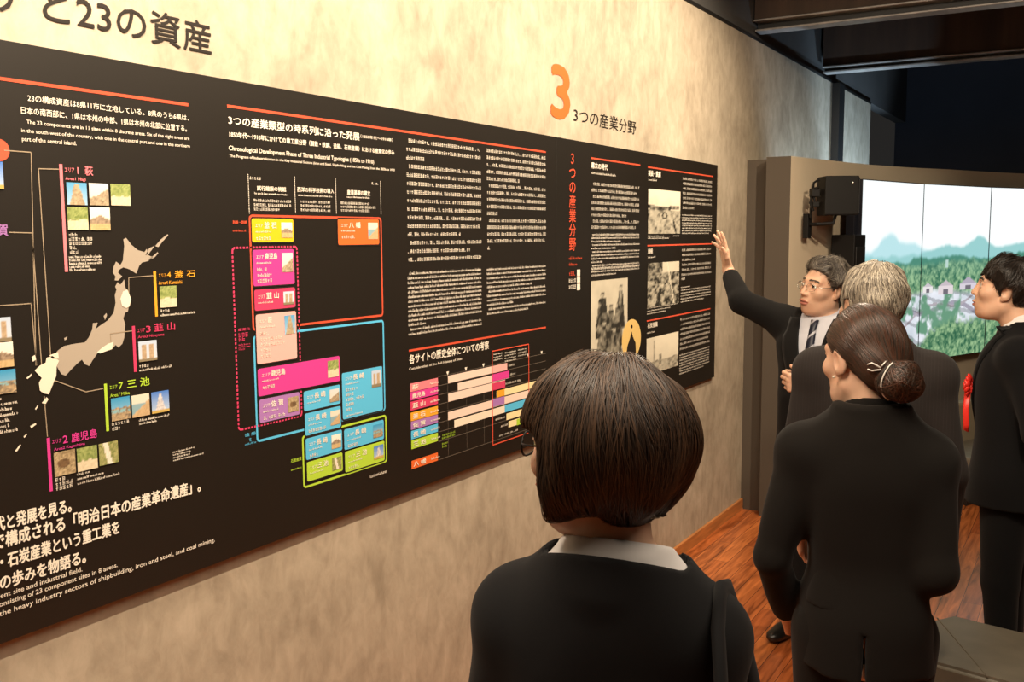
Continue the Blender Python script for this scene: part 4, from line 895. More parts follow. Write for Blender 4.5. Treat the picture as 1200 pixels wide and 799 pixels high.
def hand_prims(S, w_, d, nrm, side, curl=(.25, .3, .35, .4), spread=.08, sc=1.0, thumb=(.5, .25), k=.006):
    """w_: wrist, d: direction to the knuckles, nrm: direction the palm faces, side: +1 thumb lies along nrm x d"""
    d = np.array(d, float); d /= np.linalg.norm(d); nrm = np.array(nrm, float); nrm -= d*(nrm@d); nrm /= np.linalg.norm(nrm); t = np.cross(nrm, d)*side; w_ = np.array(w_, float)
    P = lambda a, b, c: w_+(d*a+t*b+nrm*c)*sc
    offs = (.030, .010, -.011, -.030); L = ((.042, .026, .020), (.046, .029, .021), (.043, .027, .020), (.033, .021, .018)); kn = []
    for i, o in enumerate(offs):
        base = P(.088-.004*abs(i-1), o, 0); S.cone(P(.005, o*.55, 0), base, .014*sc, .0105*sc, k=.014); kn.append(base)
    S.ell(P(.05, 0, .004), (.04*sc, .04*sc, .016*sc), (np.stack([d, t, nrm], 1), np.zeros(3)) if False else ID, k=.012) if False else None
    for i in range(4):
        p = kn[i]; a = 0.0; sp = spread*(1.5-i); r = (.0088, .0092, .0088, .0076)[i]*sc
        for j in range(3):
            a += curl[i]*(0.9, 1.25, 0.8)[j]; v = d*math.cos(a)*math.cos(sp)+nrm*math.sin(a)+t*math.sin(sp)*math.cos(a); q = p+v*L[i][j]*sc
            S.cone(p, q, r*(1-.09*j), r*(.91-.09*j), k=.0035 if j else .007); p = q
    b = P(.018, .022, .004); c = P(.052, .022+.03*thumb[0]+.012, .014+.02*thumb[1]); S.cone(b, c, .0150*sc, .0105*sc, k=.012)
    v = d*.8+t*thumb[0]*.5+nrm*thumb[1]*.8; v /= np.linalg.norm(v); q = c+v*.030*sc; S.cone(c, q, .0105*sc, .0092*sc, k=.005); q2 = q+(v*.9+nrm*.25-t*.1)*.026*sc; S.cone(q, q2, .0092*sc, .0075*sc, k=.004)
    return kn
# ---- hair strands laid over a hair volume
def strands(sdf, seeds, flow, steps, ds, wid, lift=.0015, taper=True, wob=.15, seed=1):
    g = np.random.default_rng(seed); P = seeds.copy(); path = []
    def grad(P):
        h = 1e-3; x, y, z = P[:, 0], P[:, 1], P[:, 2]
        G = np.stack([sdf.ev(x+h, y, z)-sdf.ev(x-h, y, z), sdf.ev(x, y+h, z)-sdf.ev(x, y-h, z), sdf.ev(x, y, z+h)-sdf.ev(x, y, z-h)], -1)
        return G/(np.linalg.norm(G, axis=1, keepdims=True)+1e-9)
    lf = lift*g.uniform(-.6, 1.3, len(P)); off = g.normal(size=(len(P), 3))*wob; n = grad(P); nn = []
    for _ in range(2): P = P-n*(sdf.ev(P[:, 0], P[:, 1], P[:, 2])-lf)[:, None]; n = grad(P)
    for i in range(steps):
        path.append(P.copy()); nn.append(n.copy()); f = flow(P)+off; f = f-n*(f*n).sum(1, keepdims=True); f /= np.linalg.norm(f, axis=1, keepdims=True)+1e-9
        P = P+f*ds; n = grad(P); dd = sdf.ev(P[:, 0], P[:, 1], P[:, 2])-lf; P = P-n*np.clip(dd, -.02, .02)[:, None]
    A = np.stack(path, 1); Nn = np.stack(nn, 1); T_ = np.gradient(A, axis=1); T_ /= np.linalg.norm(T_, axis=2, keepdims=True)+1e-9
    B = np.cross(T_, Nn); S_, L_, _ = A.shape; wl = wid*g.uniform(.6, 1.3, (S_, 1, 1))*(np.linspace(1, .35, L_)[None, :, None] if taper else 1)
    r0 = A+B*wl; r1 = A+Nn*wl*.8; r2 = A-B*wl
    V = np.stack([r0, r1, r2], 2).reshape(-1, 3); base = (np.arange(S_)[:, None]*L_+np.arange(L_-1)[None])*3
    Q = np.concatenate([np.stack([base+a, base+a+3, base+b+3, base+b], -1).reshape(-1, 4) for a, b in ((0, 1), (1, 2))]); which = np.concatenate([np.repeat(np.arange(S_), L_-1)]*2)
    return V, Q, which
def hair_mesh(name, sdf, box, step, parent, mats, seeds, flow, steps, ds, wid, mix=(.5, .8), lift=.0015, wob=.15, seed=1, carve=None):
    X, Y, Z = (axis(box[0][i], box[1][i], (step,)) for i in range(3)); V, Q = nets(sdf.grid(X, Y, Z), X, Y, Z)
    sv, sq, wh = strands(sdf, seeds(V), flow, steps, ds, wid, lift, True, wob, seed)
    u = np.random.default_rng(seed+5).random(wh.max()+1)[wh]; mi = np.where(u < mix[0], 0, np.where(u < mix[1], min(1, len(mats)-1), min(2, len(mats)-1)))
    return mesh_np(name, np.concatenate([V, sv]), np.concatenate([Q, sq+len(V)]), mats, parent, np.concatenate([np.zeros(len(Q), int), mi]), True)

# ---- whole figures
def figure(label, pos, heading, height, fem, headpose, suit, shirt, hairfn, armR=None, armL=None, hands=None, vopen=True, seed=1, scx=1.0, tie=None, lapel=False, bodyfine=.012, headstep=.0035, neckfwd=0.0, trouser=None, drop=0.0, ctop=None, shtop=.214, chest=1.0, open_neck=False, cuff=.02):
    """armR/armL: (shoulder, elbow, wrist) in metres, figure coordinates (x right, y ahead, z up)"""
    LOCAL[0] = True
    s = height/1.70; X_ = s*scx
    hz = height-.115; hy, hp, hr = headpose
    neck0 = np.array([0, -.022*s, height-.245]); F = compose((rotz(hy) @ rotx(hp) @ roty(hr), neck0+np.array([0, neckfwd*.5, .05])), np.eye(3), (0, .022+neckfwd*.3, .08))
    F = (F[0], F[1]*1.0); F[1][2] += hz-F[1][2] if abs(hp) < .3 else 0
    sw = (.158 if fem else .180)*X_; sh_z = height-.318-drop
    armR = armR or ((sw, -.012, sh_z), (sw+.055*s, -.035, sh_z-.27*s), (sw+.045*s, .045, sh_z-.50*s)); armL = armL or ((-sw, -.012, sh_z), (-sw-.055*s, -.035, sh_z-.27*s), (-sw-.045*s, .045, sh_z-.50*s))
    z = lambda v: v*s
    if fem: rings = [(z(.78), .180*X_, .128, .0), (z(.92), .176*X_, .122, -.005), (z(1.06), .138*X_, .100, .0), (z(1.20), .152*X_, .112, .005), (z(1.30), .165*X_, .112, .0), (z(1.38), .160*X_, .095, -.01), (z(1.435), .115*X_, .075, -.018), (z(1.475), .062, .060, -.022)]
    else: rings = [(z(.78), .182*X_, .130, .0), (z(.92), .176*X_, .122, .0), (z(1.06), .164*X_, .114, .0), (z(1.20), .178*X_, .122, .0), (z(1.30), .186*X_, .120, -.005), (z(1.375), .180*X_, .104, -.01), (z(1.43), .130*X_, .080, -.018), (z(1.475), .066, .064, -.022)]
    rings = [(a-drop*max(0, min(1, (a/s-1.0)/.3)) if a/s < 1.46 else a-drop*.7, b, c*chest, d) for a, b, c, d in rings]
    def torso(S, grow, k=.03):
        S.loft(rings, 2.4, k=k, grow=grow)
        for a in (armR, armL):
            sx = 1 if a[0][0] > 0 else -1; S.cone((sx*.045, -.024, height-.262-drop*.6), (a[0][0]*.86, a[0][1]-.004, a[0][2]+.008), .036+grow, .048+grow, k=.05)
    def sleeves(S, r0, r1, r2, cut_=0.0, k=.035):
        for a in (armR, armL):
            A, B, C_ = (np.array(v, float) for v in a); C2 = B+(C_-B)*(1-(cut_ if a is armR else min(cut_, .02))); S.cone(A, B, r0, r1, k=k); S.cone(B, C2, r1, r2, k=.02)
            S.ell(A, (r0*1.02,)*3, k=.03)
    def legs(S, g, zmin=.06):
        for sx in (-1, 1):
            S.cone((sx*.085*s, 0, z(.86)), (sx*.092*s, .01, z(.48)), .090+g, .060+g, k=.03); S.cone((sx*.092*s, .01, z(.48)), (sx*.095*s, -.012, z(.08)), .060+g, .045+g, k=.02)
    # body
    S = Sdf(); torso(S, -.016); sleeves(S, *((.036, .028, .022) if fem else (.044, .036, .027))); legs(S, -.014)
    S.cone((0, -.022, height-.275), tr(F, (0, -.018, -.055)), .054 if fem else .060, .050 if fem else .056, k=.025)
    for sx in (-1, 1): S.cone((sx*.095*s, -.03, .03), (sx*.105*s, .10, .022), .028, .022, k=.02)
    head_prims(S, F, fem)
    hd = []
    for h in (hands or []): hand_prims(S, **h); hd.append(np.array(h['w_']))
    if not hands:
        for a, sd in ((armR, -1), (armL, 1)): hand_prims(S, np.array(a[2]), np.array(a[2])-np.array(a[1])+np.array([0, .05, 0]), (sd, 0, 0.0), sd)
        hd = [np.array(armR[2]), np.array(armL[2])]
    hc = tr(F, (0, 0, 0)); fin = [[], [], []]
    for i in range(3):
        fin[i].append((hc[i]-.125, hc[i]+.125, headstep))
        for h in (hd if hands else []): fin[i].append((h[i]-.14, h[i]+.20, .0042))
        fin[i].append(bodyfine)
    pts = np.array([*armR, *armL, *[h for h in hd]]); lo = np.minimum(pts.min(0)-.24, (-.32, -.22, 0)); hi = np.maximum(pts.max(0)+.24, (.32, .24, height+.03)); lo[2] = -.004
    sk = M['skin_f'] if fem else M['skin']
    body = model('person', S, (lo, hi), fin, [sk, M['lip'], M['eye'], M['iris'], M['brow']], None, head_mats(F)); body.location = pos; body.rotation_euler = (0, 0, heading); tag(body, label, 'person')
    # trousers and shoes
    S = Sdf(); legs(S, .004); S.loft([(z(.80), .178*X_, .122, 0), (z(.92), .172*X_, .118, 0), (z(1.02), .150*X_, .105, 0)], 2.4, k=.03, grow=-.008); S.fold(waves(seed+9, 10, 8, 24, .004)); S.cut(lambda x, y, zz: .055-zz+0*x*y)
    model('trousers', S, ((-.32, -.22, .02), (.32, .24, 1.1)), ((.012,), (.012,), (.016,)), [trouser or suit], body)
    for sx in (-1, 1):
        S = Sdf(); S.cone((sx*.095*s, -.04, .038), (sx*.105*s, .09, .03), .042, .037, k=.02); S.ell((sx*.107*s, .14, .028), (.040, .065, .028), k=.03); S.cut(lambda x, y, zz: .002-zz+0*x*y)
        model('shoe', S, ((sx*.1-.09, -.14, -.01), (sx*.1+.09, .25, .12)), ((.008,),)*3, [M['shoe']], body)
    # shirt: visible at the neck and the jacket opening
    S = Sdf(); torso(S, .001); S.cone((0, -.020, height-.300), (0, -.014, height-.222), .068 if fem else .070, .060 if fem else .0635, k=.02); S.cut(lambda x, y, zz: zz-(height-shtop)+.35*(y+.02)+0*x, .004); S.cut(lambda x, y, zz: z(.95)-zz+0*x*y)
    model('shirt', S, ((-.26, -.2, z(.93)), (.26, .22, height-.14)), ((.008,), (.008,), (.007,)), [shirt], body)
    # jacket
    S = Sdf(); torso(S, .014); sleeves(S, .064 if not fem else .056, .052 if not fem else .045, .044 if not fem else .038, cuff)
    if True:
        CS = Sdf(); CS.cone((0, -.030, height-.300), (0, -.024, height-.225), .088 if not fem else .080, .073 if not fem else .066, k=.012); CS.cut(lambda x, y, zz: zz-(height-(ctop or (.240 if not fem else .256)))+.45*(y+.05)+0*x, .006); S.add(lambda x, y, zz: CS.ev(x, y, zz), (0, -.03, height-.26), .13, .012)
    S.fold(waves(seed, 16, 7, 36, .0072, .9)); 
    vb = z(1.06) if not fem else z(1.12)
    def vee(x, y, zz): return -np.maximum(np.abs(x)-np.maximum(zz-vb, -.0)*(.19 if not fem else .18)-.004, np.maximum(.0-y, vb-zz))
    def vcut(x, y, zz): return np.minimum(vee(x, y, zz), .5)
    S.cut(vcut, .003)
    S.cone((0, -.016, height-.27), (0, .0, height-.15), .0655 if fem else .070, .074, k=.004, op='s')
    if open_neck: S.add(lambda x, y, zz: np.maximum(np.sqrt(x*x+(y+.026)**2)-.100, height-ctop-.45*(y+.05)-zz), (0, -.026, height-.22), .2, .006, 's')
    S.cut(lambda x, y, zz: z(.775)-zz+.12*np.maximum(0, y)*0+0*x*y, .006)
    S.cut(lambda x, y, zz: -np.maximum(np.abs(x)-.003-.010*np.maximum(0, z(.90)-zz), np.maximum(y+.02, zz-z(.91))), .004)
    pj = np.array([*armR, *armL]); lo = np.minimum(pj.min(0)-.09, (-.30, -.21, z(.76))); hi = np.maximum(pj.max(0)+.09, (.30, .22, height-.18))
    jk = model('jacket', S, (lo, hi), ((.0095,), (.008,), (.0085,)) if not open_neck else ((.0055,),)*3, [suit], body)
    if lapel:   # lapels: thin folded strips lying on the chest
        for sx in (-1, 1):
            top = height-.245; rows = []
            for i in range(15):
                t = i/14; zz = top+(vb-top)*t; inner = max(zz-vb, 0)*.19+.006; w2 = .012+.065*math.sin(PI*min(1, (1-t)*.72+.02))*(1-.25*(t < .18)) if t < .98 else .006
                row = []
                for j in range(5):
                    x = sx*(inner-.004+w2*j/4); ys = np.linspace(.24, -.05, 200); dv = S.ev(np.full(200, x if j else sx*(inner+.006)), ys, np.full(200, zz)); h = np.nonzero(dv < 0)[0]; yy = ys[h[0]] if len(h) else .05
                    row.append((x, yy+.006+.002*(j in (1, 2, 3)), zz))
                rows.append(row)
            V = np.array(rows).reshape(-1, 3); Q = [(i*5+j, i*5+j+1, (i+1)*5+j+1, (i+1)*5+j) for i in range(14) for j in range(4)]
            o = mesh_np('lapel', V, Q, [suit], body, None, True); md = o.modifiers.new('thickness', 'SOLIDIFY'); md.thickness = .005; md.offset = 0
    if tie:
        bm = bmesh.new(); zt = height-.252; rows = []
        ST = Sdf(); torso(ST, .001)
        for i in range(14):
            t = i/13; zz = zt-(zt-z(1.03))*t; w2 = (.017 if i == 0 else .012+.022*t); ys = np.linspace(.24, -.05, 200); dv = ST.ev(np.zeros(200), ys, np.full(200, zz)); h = np.nonzero(dv < 0)[0]; yy = (ys[h[0]] if len(h) else .05)+(.014 if i < 2 else .008)
            rows.append([bm.verts.new((-w2, yy-.004, zz)), bm.verts.new((0, yy+.002, zz)), bm.verts.new((w2, yy-.004, zz))])
        for a, b in zip(rows[:-1], rows[1:]):
            for j in range(2): bm.faces.new((a[j], a[j+1], b[j+1], b[j]))
        o = bm_obj('necktie', bm, [tie], body, True); md = o.modifiers.new('thickness', 'SOLIDIFY'); md.thickness = .006; md.offset = 0
    hairfn(body, F)
    LOCAL[0] = False
    return body, F, S
def world_to(pos, heading, p):
    d = np.array(p)-np.array(pos); c, s_ = math.cos(-heading), math.sin(-heading); return np.array([c*d[0]-s_*d[1], s_*d[0]+c*d[1], d[2]])

# ================================================================== VIDEO WALL, SPEAKERS, BENCHES
SEAM = [(.607, 6.608), (.847, 7.496), (1.20, 8.378), (1.66, 9.21)]; DT, DB = 2.13, .862
def landscape(U, v):
    """U runs along the whole curved wall (0..3), v upwards"""
    n = fbm(U*4, v*5, 1); tex = fbm(U*30, v*40, 2, 3); tex2 = fbm(U*66, v*88, 9, 2)
    c = mixc((1.0, 1.02, 1.02), (1.02, 1.03, 1.03), v)
    c = mixc(c, (0.72, 0.93, 0.95), sstep(.80, .60, v))if False else np.broadcast_to(np.array([1.0, 1.03, 1.03]), v.shape+(3,)).copy()
    def ridge(h, col, soft=.012):
        nonlocal c; c = mixc(c, col, sstep(-soft, soft, h-v))
    g = lambda a, w: np.exp(-((U-a)/w)**2)
    ridge(.60+.10*g(.45, .22)+.05*g(.85, .2)+.04*fbm(U*7, v*0, 4), (.66, .87, .90), .02)
    ridge(.585+.10*g(1.85, .20)+.07*g(2.5, .35)+.05*g(1.35, .3)+.035*fbm(U*9, v*0, 5), (.50, .76, .76), .014)
    ridge(.54+.04*g(2.6, .5)+.03*g(1.3, .4)+.05*fbm(U*10, v*0, 6), (.20, .44, .36), .012)
    tx = np.clip((tex-.5)*1.9+.5+(tex2-.5)*.9, 0, 1); forest = np.stack([.12+.42*tx, .30+.42*tx, .20+.28*tx], -1)
    bl = np.clip((v-.40)/.2, 0, 1)[..., None]; forest = forest*(1-.35*bl)+np.array((.30, .52, .50))*.35*bl
    m = sstep(.02, -.02, v-(.52+.05*fbm(U*12, v*0, 7)+.03*U/3)); c = c*(1-m[..., None])+forest*m[..., None]
    # pale clearing with roads and terraces
    edge = .40+.05*(n-.5)-.03*np.abs(U-1.2); m = sstep(.02, -.02, v-edge); gr = mixc((.70, .75, .80), (1.0, 1.0, 1.05), n*1.6-.2)
    rd = np.abs(v-(.30-.10*(U-1.2)+.05*np.sin(U*5))); gr = np.where((rd < .014)[..., None], np.array((.55, .53, .60)), gr); rd2 = np.abs(v-(.22+.12*(U-.6)+.03*np.sin(U*7))); gr = np.where((rd2 < .008)[..., None], np.array((.62, .58, .62)), gr); st = np.sin((v*1.0+U*.16+.06*n)*70); gr = np.where((st > .72)[..., None], gr*.72, gr); gr = mixc(gr, (.30, .50, .38), (fbm(U*6, v*9, 11)-.52)*9); c = c*(1-m[..., None])+gr*m[..., None]
    # low trees bottom right
    m = sstep(.03, -.03, v-(.17+.07*fbm(U*9, v*0, 8)-.45*np.clip(1.25-U, 0, 1)-.10*np.clip(U-2.0, 0, 1)+.05*(tex-.5))); c = c*(1-m[..., None])+(forest*.95)*m[..., None]
    def hut(cx, cy, w2, h, wallc, roofc):
        nonlocal c; d = np.abs(U-cx); a = (d < w2) & (np.abs(v-cy) < h/2); c[a] = wallc; r_ = (v > cy+h/2) & (v < cy+h/2+(w2-d)*.32); c[r_] = roofc
        q = (d < w2*.35) & (v < cy+h*.2) & (v > cy-h/2); c[q] = (.34, .32, .36)
    hut(1.36, .395, .11, .05, (.86, .80, .82), (.72, .66, .70)); hut(1.10, .405, .07, .035, (.90, .88, .88), (.74, .70, .74)); hut(1.70, .41, .13, .035, (.80, .76, .82), (.62, .58, .66)); hut(1.90, .40, .05, .03, (.84, .82, .86), (.60, .58, .66)); hut(.66, .30, .035, .05, (.26, .30, .34), (.30, .33, .38)); hut(.56, .28, .03, .035, (.34, .36, .42), (.36, .38, .44))
    q = (np.abs(U-1.36) < .02) & (np.abs(v-.55) < .025); c[q] = (.66, .80, .76)
    return c
names = ['leftmost tall display of the curved video wall, with the faint blue hills', 'middle tall display of the curved video wall, with the pale village houses', 'right hand tall display of the curved video wall, behind the man with the red rosette']
for i in range(3):
    a = Vector((*SEAM[i], 0)); b = Vector((*SEAM[i+1], 0)); d = (b-a).normalized(); nr = Vector((d.y, -d.x, 0))
    if nr.x < 0: nr = -nr
    t = empty('display', tuple((a+b)/2+Vector((0, 0, DB)))); tag(t, names[i], 'display', 'displays of the video wall')
    rot = Matrix((d, nr*-1, Vector((0, 0, 1)))).transposed(); Lm = (b-a).length
    bm = bmesh.new(); c = (a+b)/2-nr*.045+Vector((0, 0, (DT+DB)/2)); add_box(bm, c, (Lm-.003, .09, DT-DB), rot, .002); bm_obj('housing', bm, M['bezel'], t)
    def P(u, v, a=a, d=d, nr=nr, Lm=Lm):
        p = .006; return np.stack([a.x+d.x*(p+u*(Lm-2*p))+nr.x*.0012, a.y+d.y*(p+u*(Lm-2*p))+nr.y*.0012, DB+p+v*(DT-DB-2*p)], -1)
    picture_mesh('screen', P, 150, 200, lambda u, v, i=i: landscape(u+i, v)**1.6, M['display'], t)
# black upright trim at the left edge of the video wall
a = Vector((*SEAM[0], 0)); d = (Vector((*SEAM[1], 0))-a).normalized(); nr = Vector((d.y, -d.x, 0)); rot = Matrix((d, -nr, Vector((0, 0, 1)))).transposed()
t = empty('column_speaker', tuple(a-d*.10)); tag(t, 'tall black column cabinet standing at the left edge of the video wall', 'column speaker')
bm = bmesh.new(); add_box(bm, a-d*.085-nr*.04+Vector((0, 0, .89)), (.15, .16, 1.77), rot, .006); bm_obj('cabinet', bm, M['plastic'], t)
bm = bmesh.new(); add_box(bm, a-d*.085+nr*.043+Vector((0, 0, 1.0)), (.12, .008, 1.4), rot, .003); bm_obj('front_grille', bm, M['black_trim'], t)
bm = bmesh.new(); add_box(bm, a-d*.02-nr*.06+Vector((0, 0, 1.94)), (.03, .06, .36), rot, .003); bm_obj('side_bracket', bm, M['bezel'], t)
# box loudspeaker on a wall bracket
sp = Vector((.545, 6.20, 2.010)); t = empty('wall_speaker', tuple(sp)); tag(t, 'black box loudspeaker on a bracket on the cream wall left of the video wall', 'loudspeaker')
rs = Matrix.Rotation(math.radians(-31+62), 3, 'Z')
bm = bmesh.new(); add_box(bm, sp, (.205, .17, .235), rs, .008); bm_obj('cabinet', bm, M['plastic'], t)
bm = bmesh.new(); add_box(bm, sp+rs @ Vector((.106, 0, 0)), (.008, .15, .215), rs, .003); bm_obj('front_grille', bm, M['black_trim'], t)
bm = bmesh.new(); bmesh.ops.create_uvsphere(bm, u_segments=10, v_segments=6, radius=.006, matrix=Matrix.Translation(sp+rs @ Vector((.06, -.088, .075)))); bm_obj('badge', bm, M['chrome'], t)
bm = bmesh.new(); add_box(bm, (.375, 6.17, 1.83), (.035, .05, .15), Matrix.Rotation(-.24, 3, 'Z'), .004); bm_obj('wall_plate', bm, M['plastic'], t)
bm = bmesh.new(); add_tube(bm, [(.385, 6.165, 1.84), (.44, 6.14, 1.84), (.53, 6.17, 1.845), (.54, 6.19, 1.90)], .011); bm_obj('bracket_arm', bm, M['plastic'], t)
bm = bmesh.new(); add_tube(bm, [(.455, 6.11, 2.11), (.425, 6.10, 2.09), (.415, 6.11, 2.03), (.43, 6.115, 1.98), (.405, 6.125, 1.94), (.40, 6.14, 1.88)], .007); add_tube(bm, [(.455, 6.10, 2.06), (.42, 6.10, 2.05), (.405, 6.11, 1.97), (.42, 6.12, 1.92)], .009); bm_obj('cable', bm, M['plastic'], t)
bm = bmesh.new(); add_box(bm, (.425, 6.125, 2.03), (.05, .06, .05), rs, .004); add_box(bm, (.43, 6.125, 1.96), (.04, .05, .03), rs, .004); bm_obj('swivel_clamp', bm, M['plastic'], t)
# low upholstered seat in front
t = empty('upholstered_bench', (1.75, 3.48, 0)); tag(t, 'low olive grey upholstered bench at the bottom right corner behind the bun haired woman', 'bench')
P5 = [(1.545, 3.723), (2.30, 3.574), (2.20, 3.13), (1.47, 3.275), (1.425, 3.555)]
bm = bmesh.new(); add_prism(bm, P5, .30, .42); bmesh.ops.bevel(bm, geom=[e for e in bm.edges if abs(e.verts[0].co.z-e.verts[1].co.z) < .01 and e.verts[0].co.z > .4] + [e for e in bm.edges if abs(e.verts[0].co.z-e.verts[1].co.z) > .05], offset=.014, segments=3, affect='EDGES'); bm_obj('seat_cushion', bm, M['vinyl'], t)
cc = Vector((1.85, 3.43)); bm = bmesh.new(); add_prism(bm, [tuple(cc+(Vector(p)-cc)*.985) for p in P5], .06, .30); bm_obj('base', bm, M['vinyl'], t)
bm = bmesh.new(); add_prism(bm, [tuple(cc+(Vector(p)-cc)*.93) for p in P5], .0, .06); bm_obj('plinth', bm, M['black_trim'], t)
bm = bmesh.new(); q0 = Vector((1.50, 3.66)); q1 = Vector((1.70, 3.235)); add_tube(bm, [(*q0, .4205), (*(q0*.5+q1*.5), .4205), (*q1, .4205)], .0025, 6); bm_obj('shadow_edge_line', bm, M['vinyl'], t)  # thin raised line standing in for the shadow edge across the seat
t = empty('wall_bench', (1.35, 7.75, 0)); tag(t, 'grey green upholstered wall bench under the video wall', 'bench')
a = Vector((.93, 7.05, 0)); d = Vector((.41, .912, 0)).normalized(); nr = Vector((d.y, -d.x, 0)); rot = Matrix((d, -nr, Vector((0, 0, 1)))).transposed(); o0 = a+d*.75
bm = bmesh.new(); add_box(bm, o0+nr*.21+Vector((0, 0, .27)), (1.5, .40, .12), rot, .02); bm_obj('seat_cushion', bm, M['vinyl'], t)
bm = bmesh.new(); add_box(bm, o0+nr*.03+Vector((0, 0, .46)), (1.5, .08, .30), rot, .02); bm_obj('backrest', bm, mat('tan_vinyl', (.30, .24, .16), .55, bump=((90, 90, 90), .2, .002)), t)
bm = bmesh.new(); add_box(bm, o0+nr*.19+Vector((0, 0, .105)), (1.46, .34, .21), rot, .005); bm_obj('base', bm, M['black_trim'], t)

# ================================================================== PEOPLE
def F_flow(F, fn):
    R, t = F
    return lambda P: (fn((P-t) @ R)) @ R.T
def hl_cut(F, ys, zs, k=.006):
    def fn(x, y, z):
        a, b, c = to_local(F, x, y, z); return np.interp(b, ys, zs)-c
    return fn
def short_hair(mats, rad=(.083, .102, .096), cen=(0, -.015, .033), n=2600, ln=.045, sweep=(0, .25, 0), seed=3, wid=.0011, hair_line=None, lift=.004, mix=(.5, .8), lumps=.004, wob=.35, style='down', taper=.008):
    hl = hair_line or ([-.12, -.065, -.042, -.030, -.002, .006, .020, .030, .050, .070, .1], [-.090, -.078, -.05, .026, .026, -.012, -.012, .030, .046, .058, .060])
    def fn(body, F):
        S = Sdf(); S.ell(cen, rad, F, k=.01); S.fold(waves(seed, 12, 40, 120, lumps, 1.0)); S.cut(hl_cut(F, *hl), taper)
        c = F[1]
        def flow(P):
            cr = np.array([.012, -.045, .15]); d = P-cr; d = d/(np.linalg.norm(d, axis=1, keepdims=True)+1e-6); d[:, 2] -= .25; d = d+np.array(sweep)
            if style == 'back': t = np.clip((P[:, 1:2]+.01)/.05, 0, 1); d = d*(1-t)+t*(np.array([0, -1.0, .35])+P*np.array([6.0, 0, 0]))
            return d
        g = np.random.default_rng(seed)
        def seeds(V): return V[g.integers(0, len(V), n)]+g.normal(size=(n, 3))*.002
        hair_mesh('hair', S, (c-.15, c+.15), .0042, body, mats, seeds, F_flow(F, flow), 9, ln/9, wid, mix, lift, wob, seed)
    return fn
def bob_hair(body, F):
    S = Sdf(); S.ell((0, -.018, .030), (.098, .114, .098), F, k=.02); S.ell((0, -.026, .002), (.110, .112, .080), F, k=.04); S.cone((0, -.045, -.045), (0, -.044, -.088), .064, .044, F, k=.035)
    S.cone((-.074, .012, -.04), (-.066, .026, -.078), .034, .024, F, k=.03); S.cone((.074, .012, -.04), (.066, .026, -.078), .034, .024, F, k=.03)
    S.fold(waves(21, 14, 30, 110, .0055, .25)); S.ell((0, .118, -.025), (.125, .088, .108), F, k=.012, op='s'); S.box((0, .138, -.060), (.16, .108, .098), .03, F, k=.015, op='s')
    S.cut(hl_cut(F, [-.13, -.06, .0, .06], [-.098, -.094, -.086, -.090]), .012); S.cone((0, -.03, -.08), (0, -.04, -.16), .050, .05, F, k=.02, op='s')
    def flow(P):
        r = P-np.array([.012, -.030, .13]); r[:, 2] = 0; d = r/(np.linalg.norm(r, axis=1, keepdims=True)+.02); top = np.clip((P[:, 2:]-.0)/.1, 0, 1); d = d*(.15+1.2*top)-np.array([0, 0, 1.0]); d[:, :2] -= P[:, :2]*np.clip(-P[:, 2:]*40, 0, 3)*.8
        d[:, 0] += .10*np.sin(P[:, 2]*38+P[:, 0]*25); d[:, 1] += .10*np.sin(P[:, 2]*31+P[:, 1]*30+1.0); return d
    g = np.random.default_rng(2); N = 7000
    def seeds(V):
        q = V[g.integers(0, len(V), N)]+g.normal(size=(N, 3))*.002; top = V[V[:, 2] > F[1][2]+.080]; q[:1900] = top[g.integers(0, len(top), 1900)]+g.normal(size=(1900, 3))*.004; return q
    hair_mesh('hair', S, (F[1]-.17, F[1]+.17), .004, body, [M['hair_brown'], M['hair_brown2'], M['hair_black2']], seeds, F_flow(F, flow), 18, .0075, .0008, (.4, .75), .004, .15, 5)
    glasses(body, F, M['plastic'])
def glasses(body, F, m, thin=.0016):
    g = bpy.data.objects.new('eyeglasses', bpy.data.meshes.new('eyeglasses')); bm = bmesh.new()
    for sx in (-1, 1):
        pts = [tr(F, (sx*(.034+.0235*math.cos(a)*(1-.10*math.sin(a))), .1005-.010*abs(math.cos(a))*(math.cos(a) > 0), .002+.0165*math.sin(a))) for a in np.linspace(0, 2*PI, 25)[:-1]]; add_tube(bm, pts, thin, 6, True)
        add_tube(bm, [tr(F, (sx*.057, .090, .006)), tr(F, (sx*.074, .070, .008)), tr(F, (sx*.081, .0, .010)), tr(F, (sx*.080, -.016, .004)), tr(F, (sx*.078, -.030, -.014))], thin, 6)
    add_tube(bm, [tr(F, (-.0115, .1005, .004)), tr(F, (0, .1055, .008)), tr(F, (.0115, .1005, .004))], thin, 6)
    bm_obj('eyeglasses', bm, m, body, True)
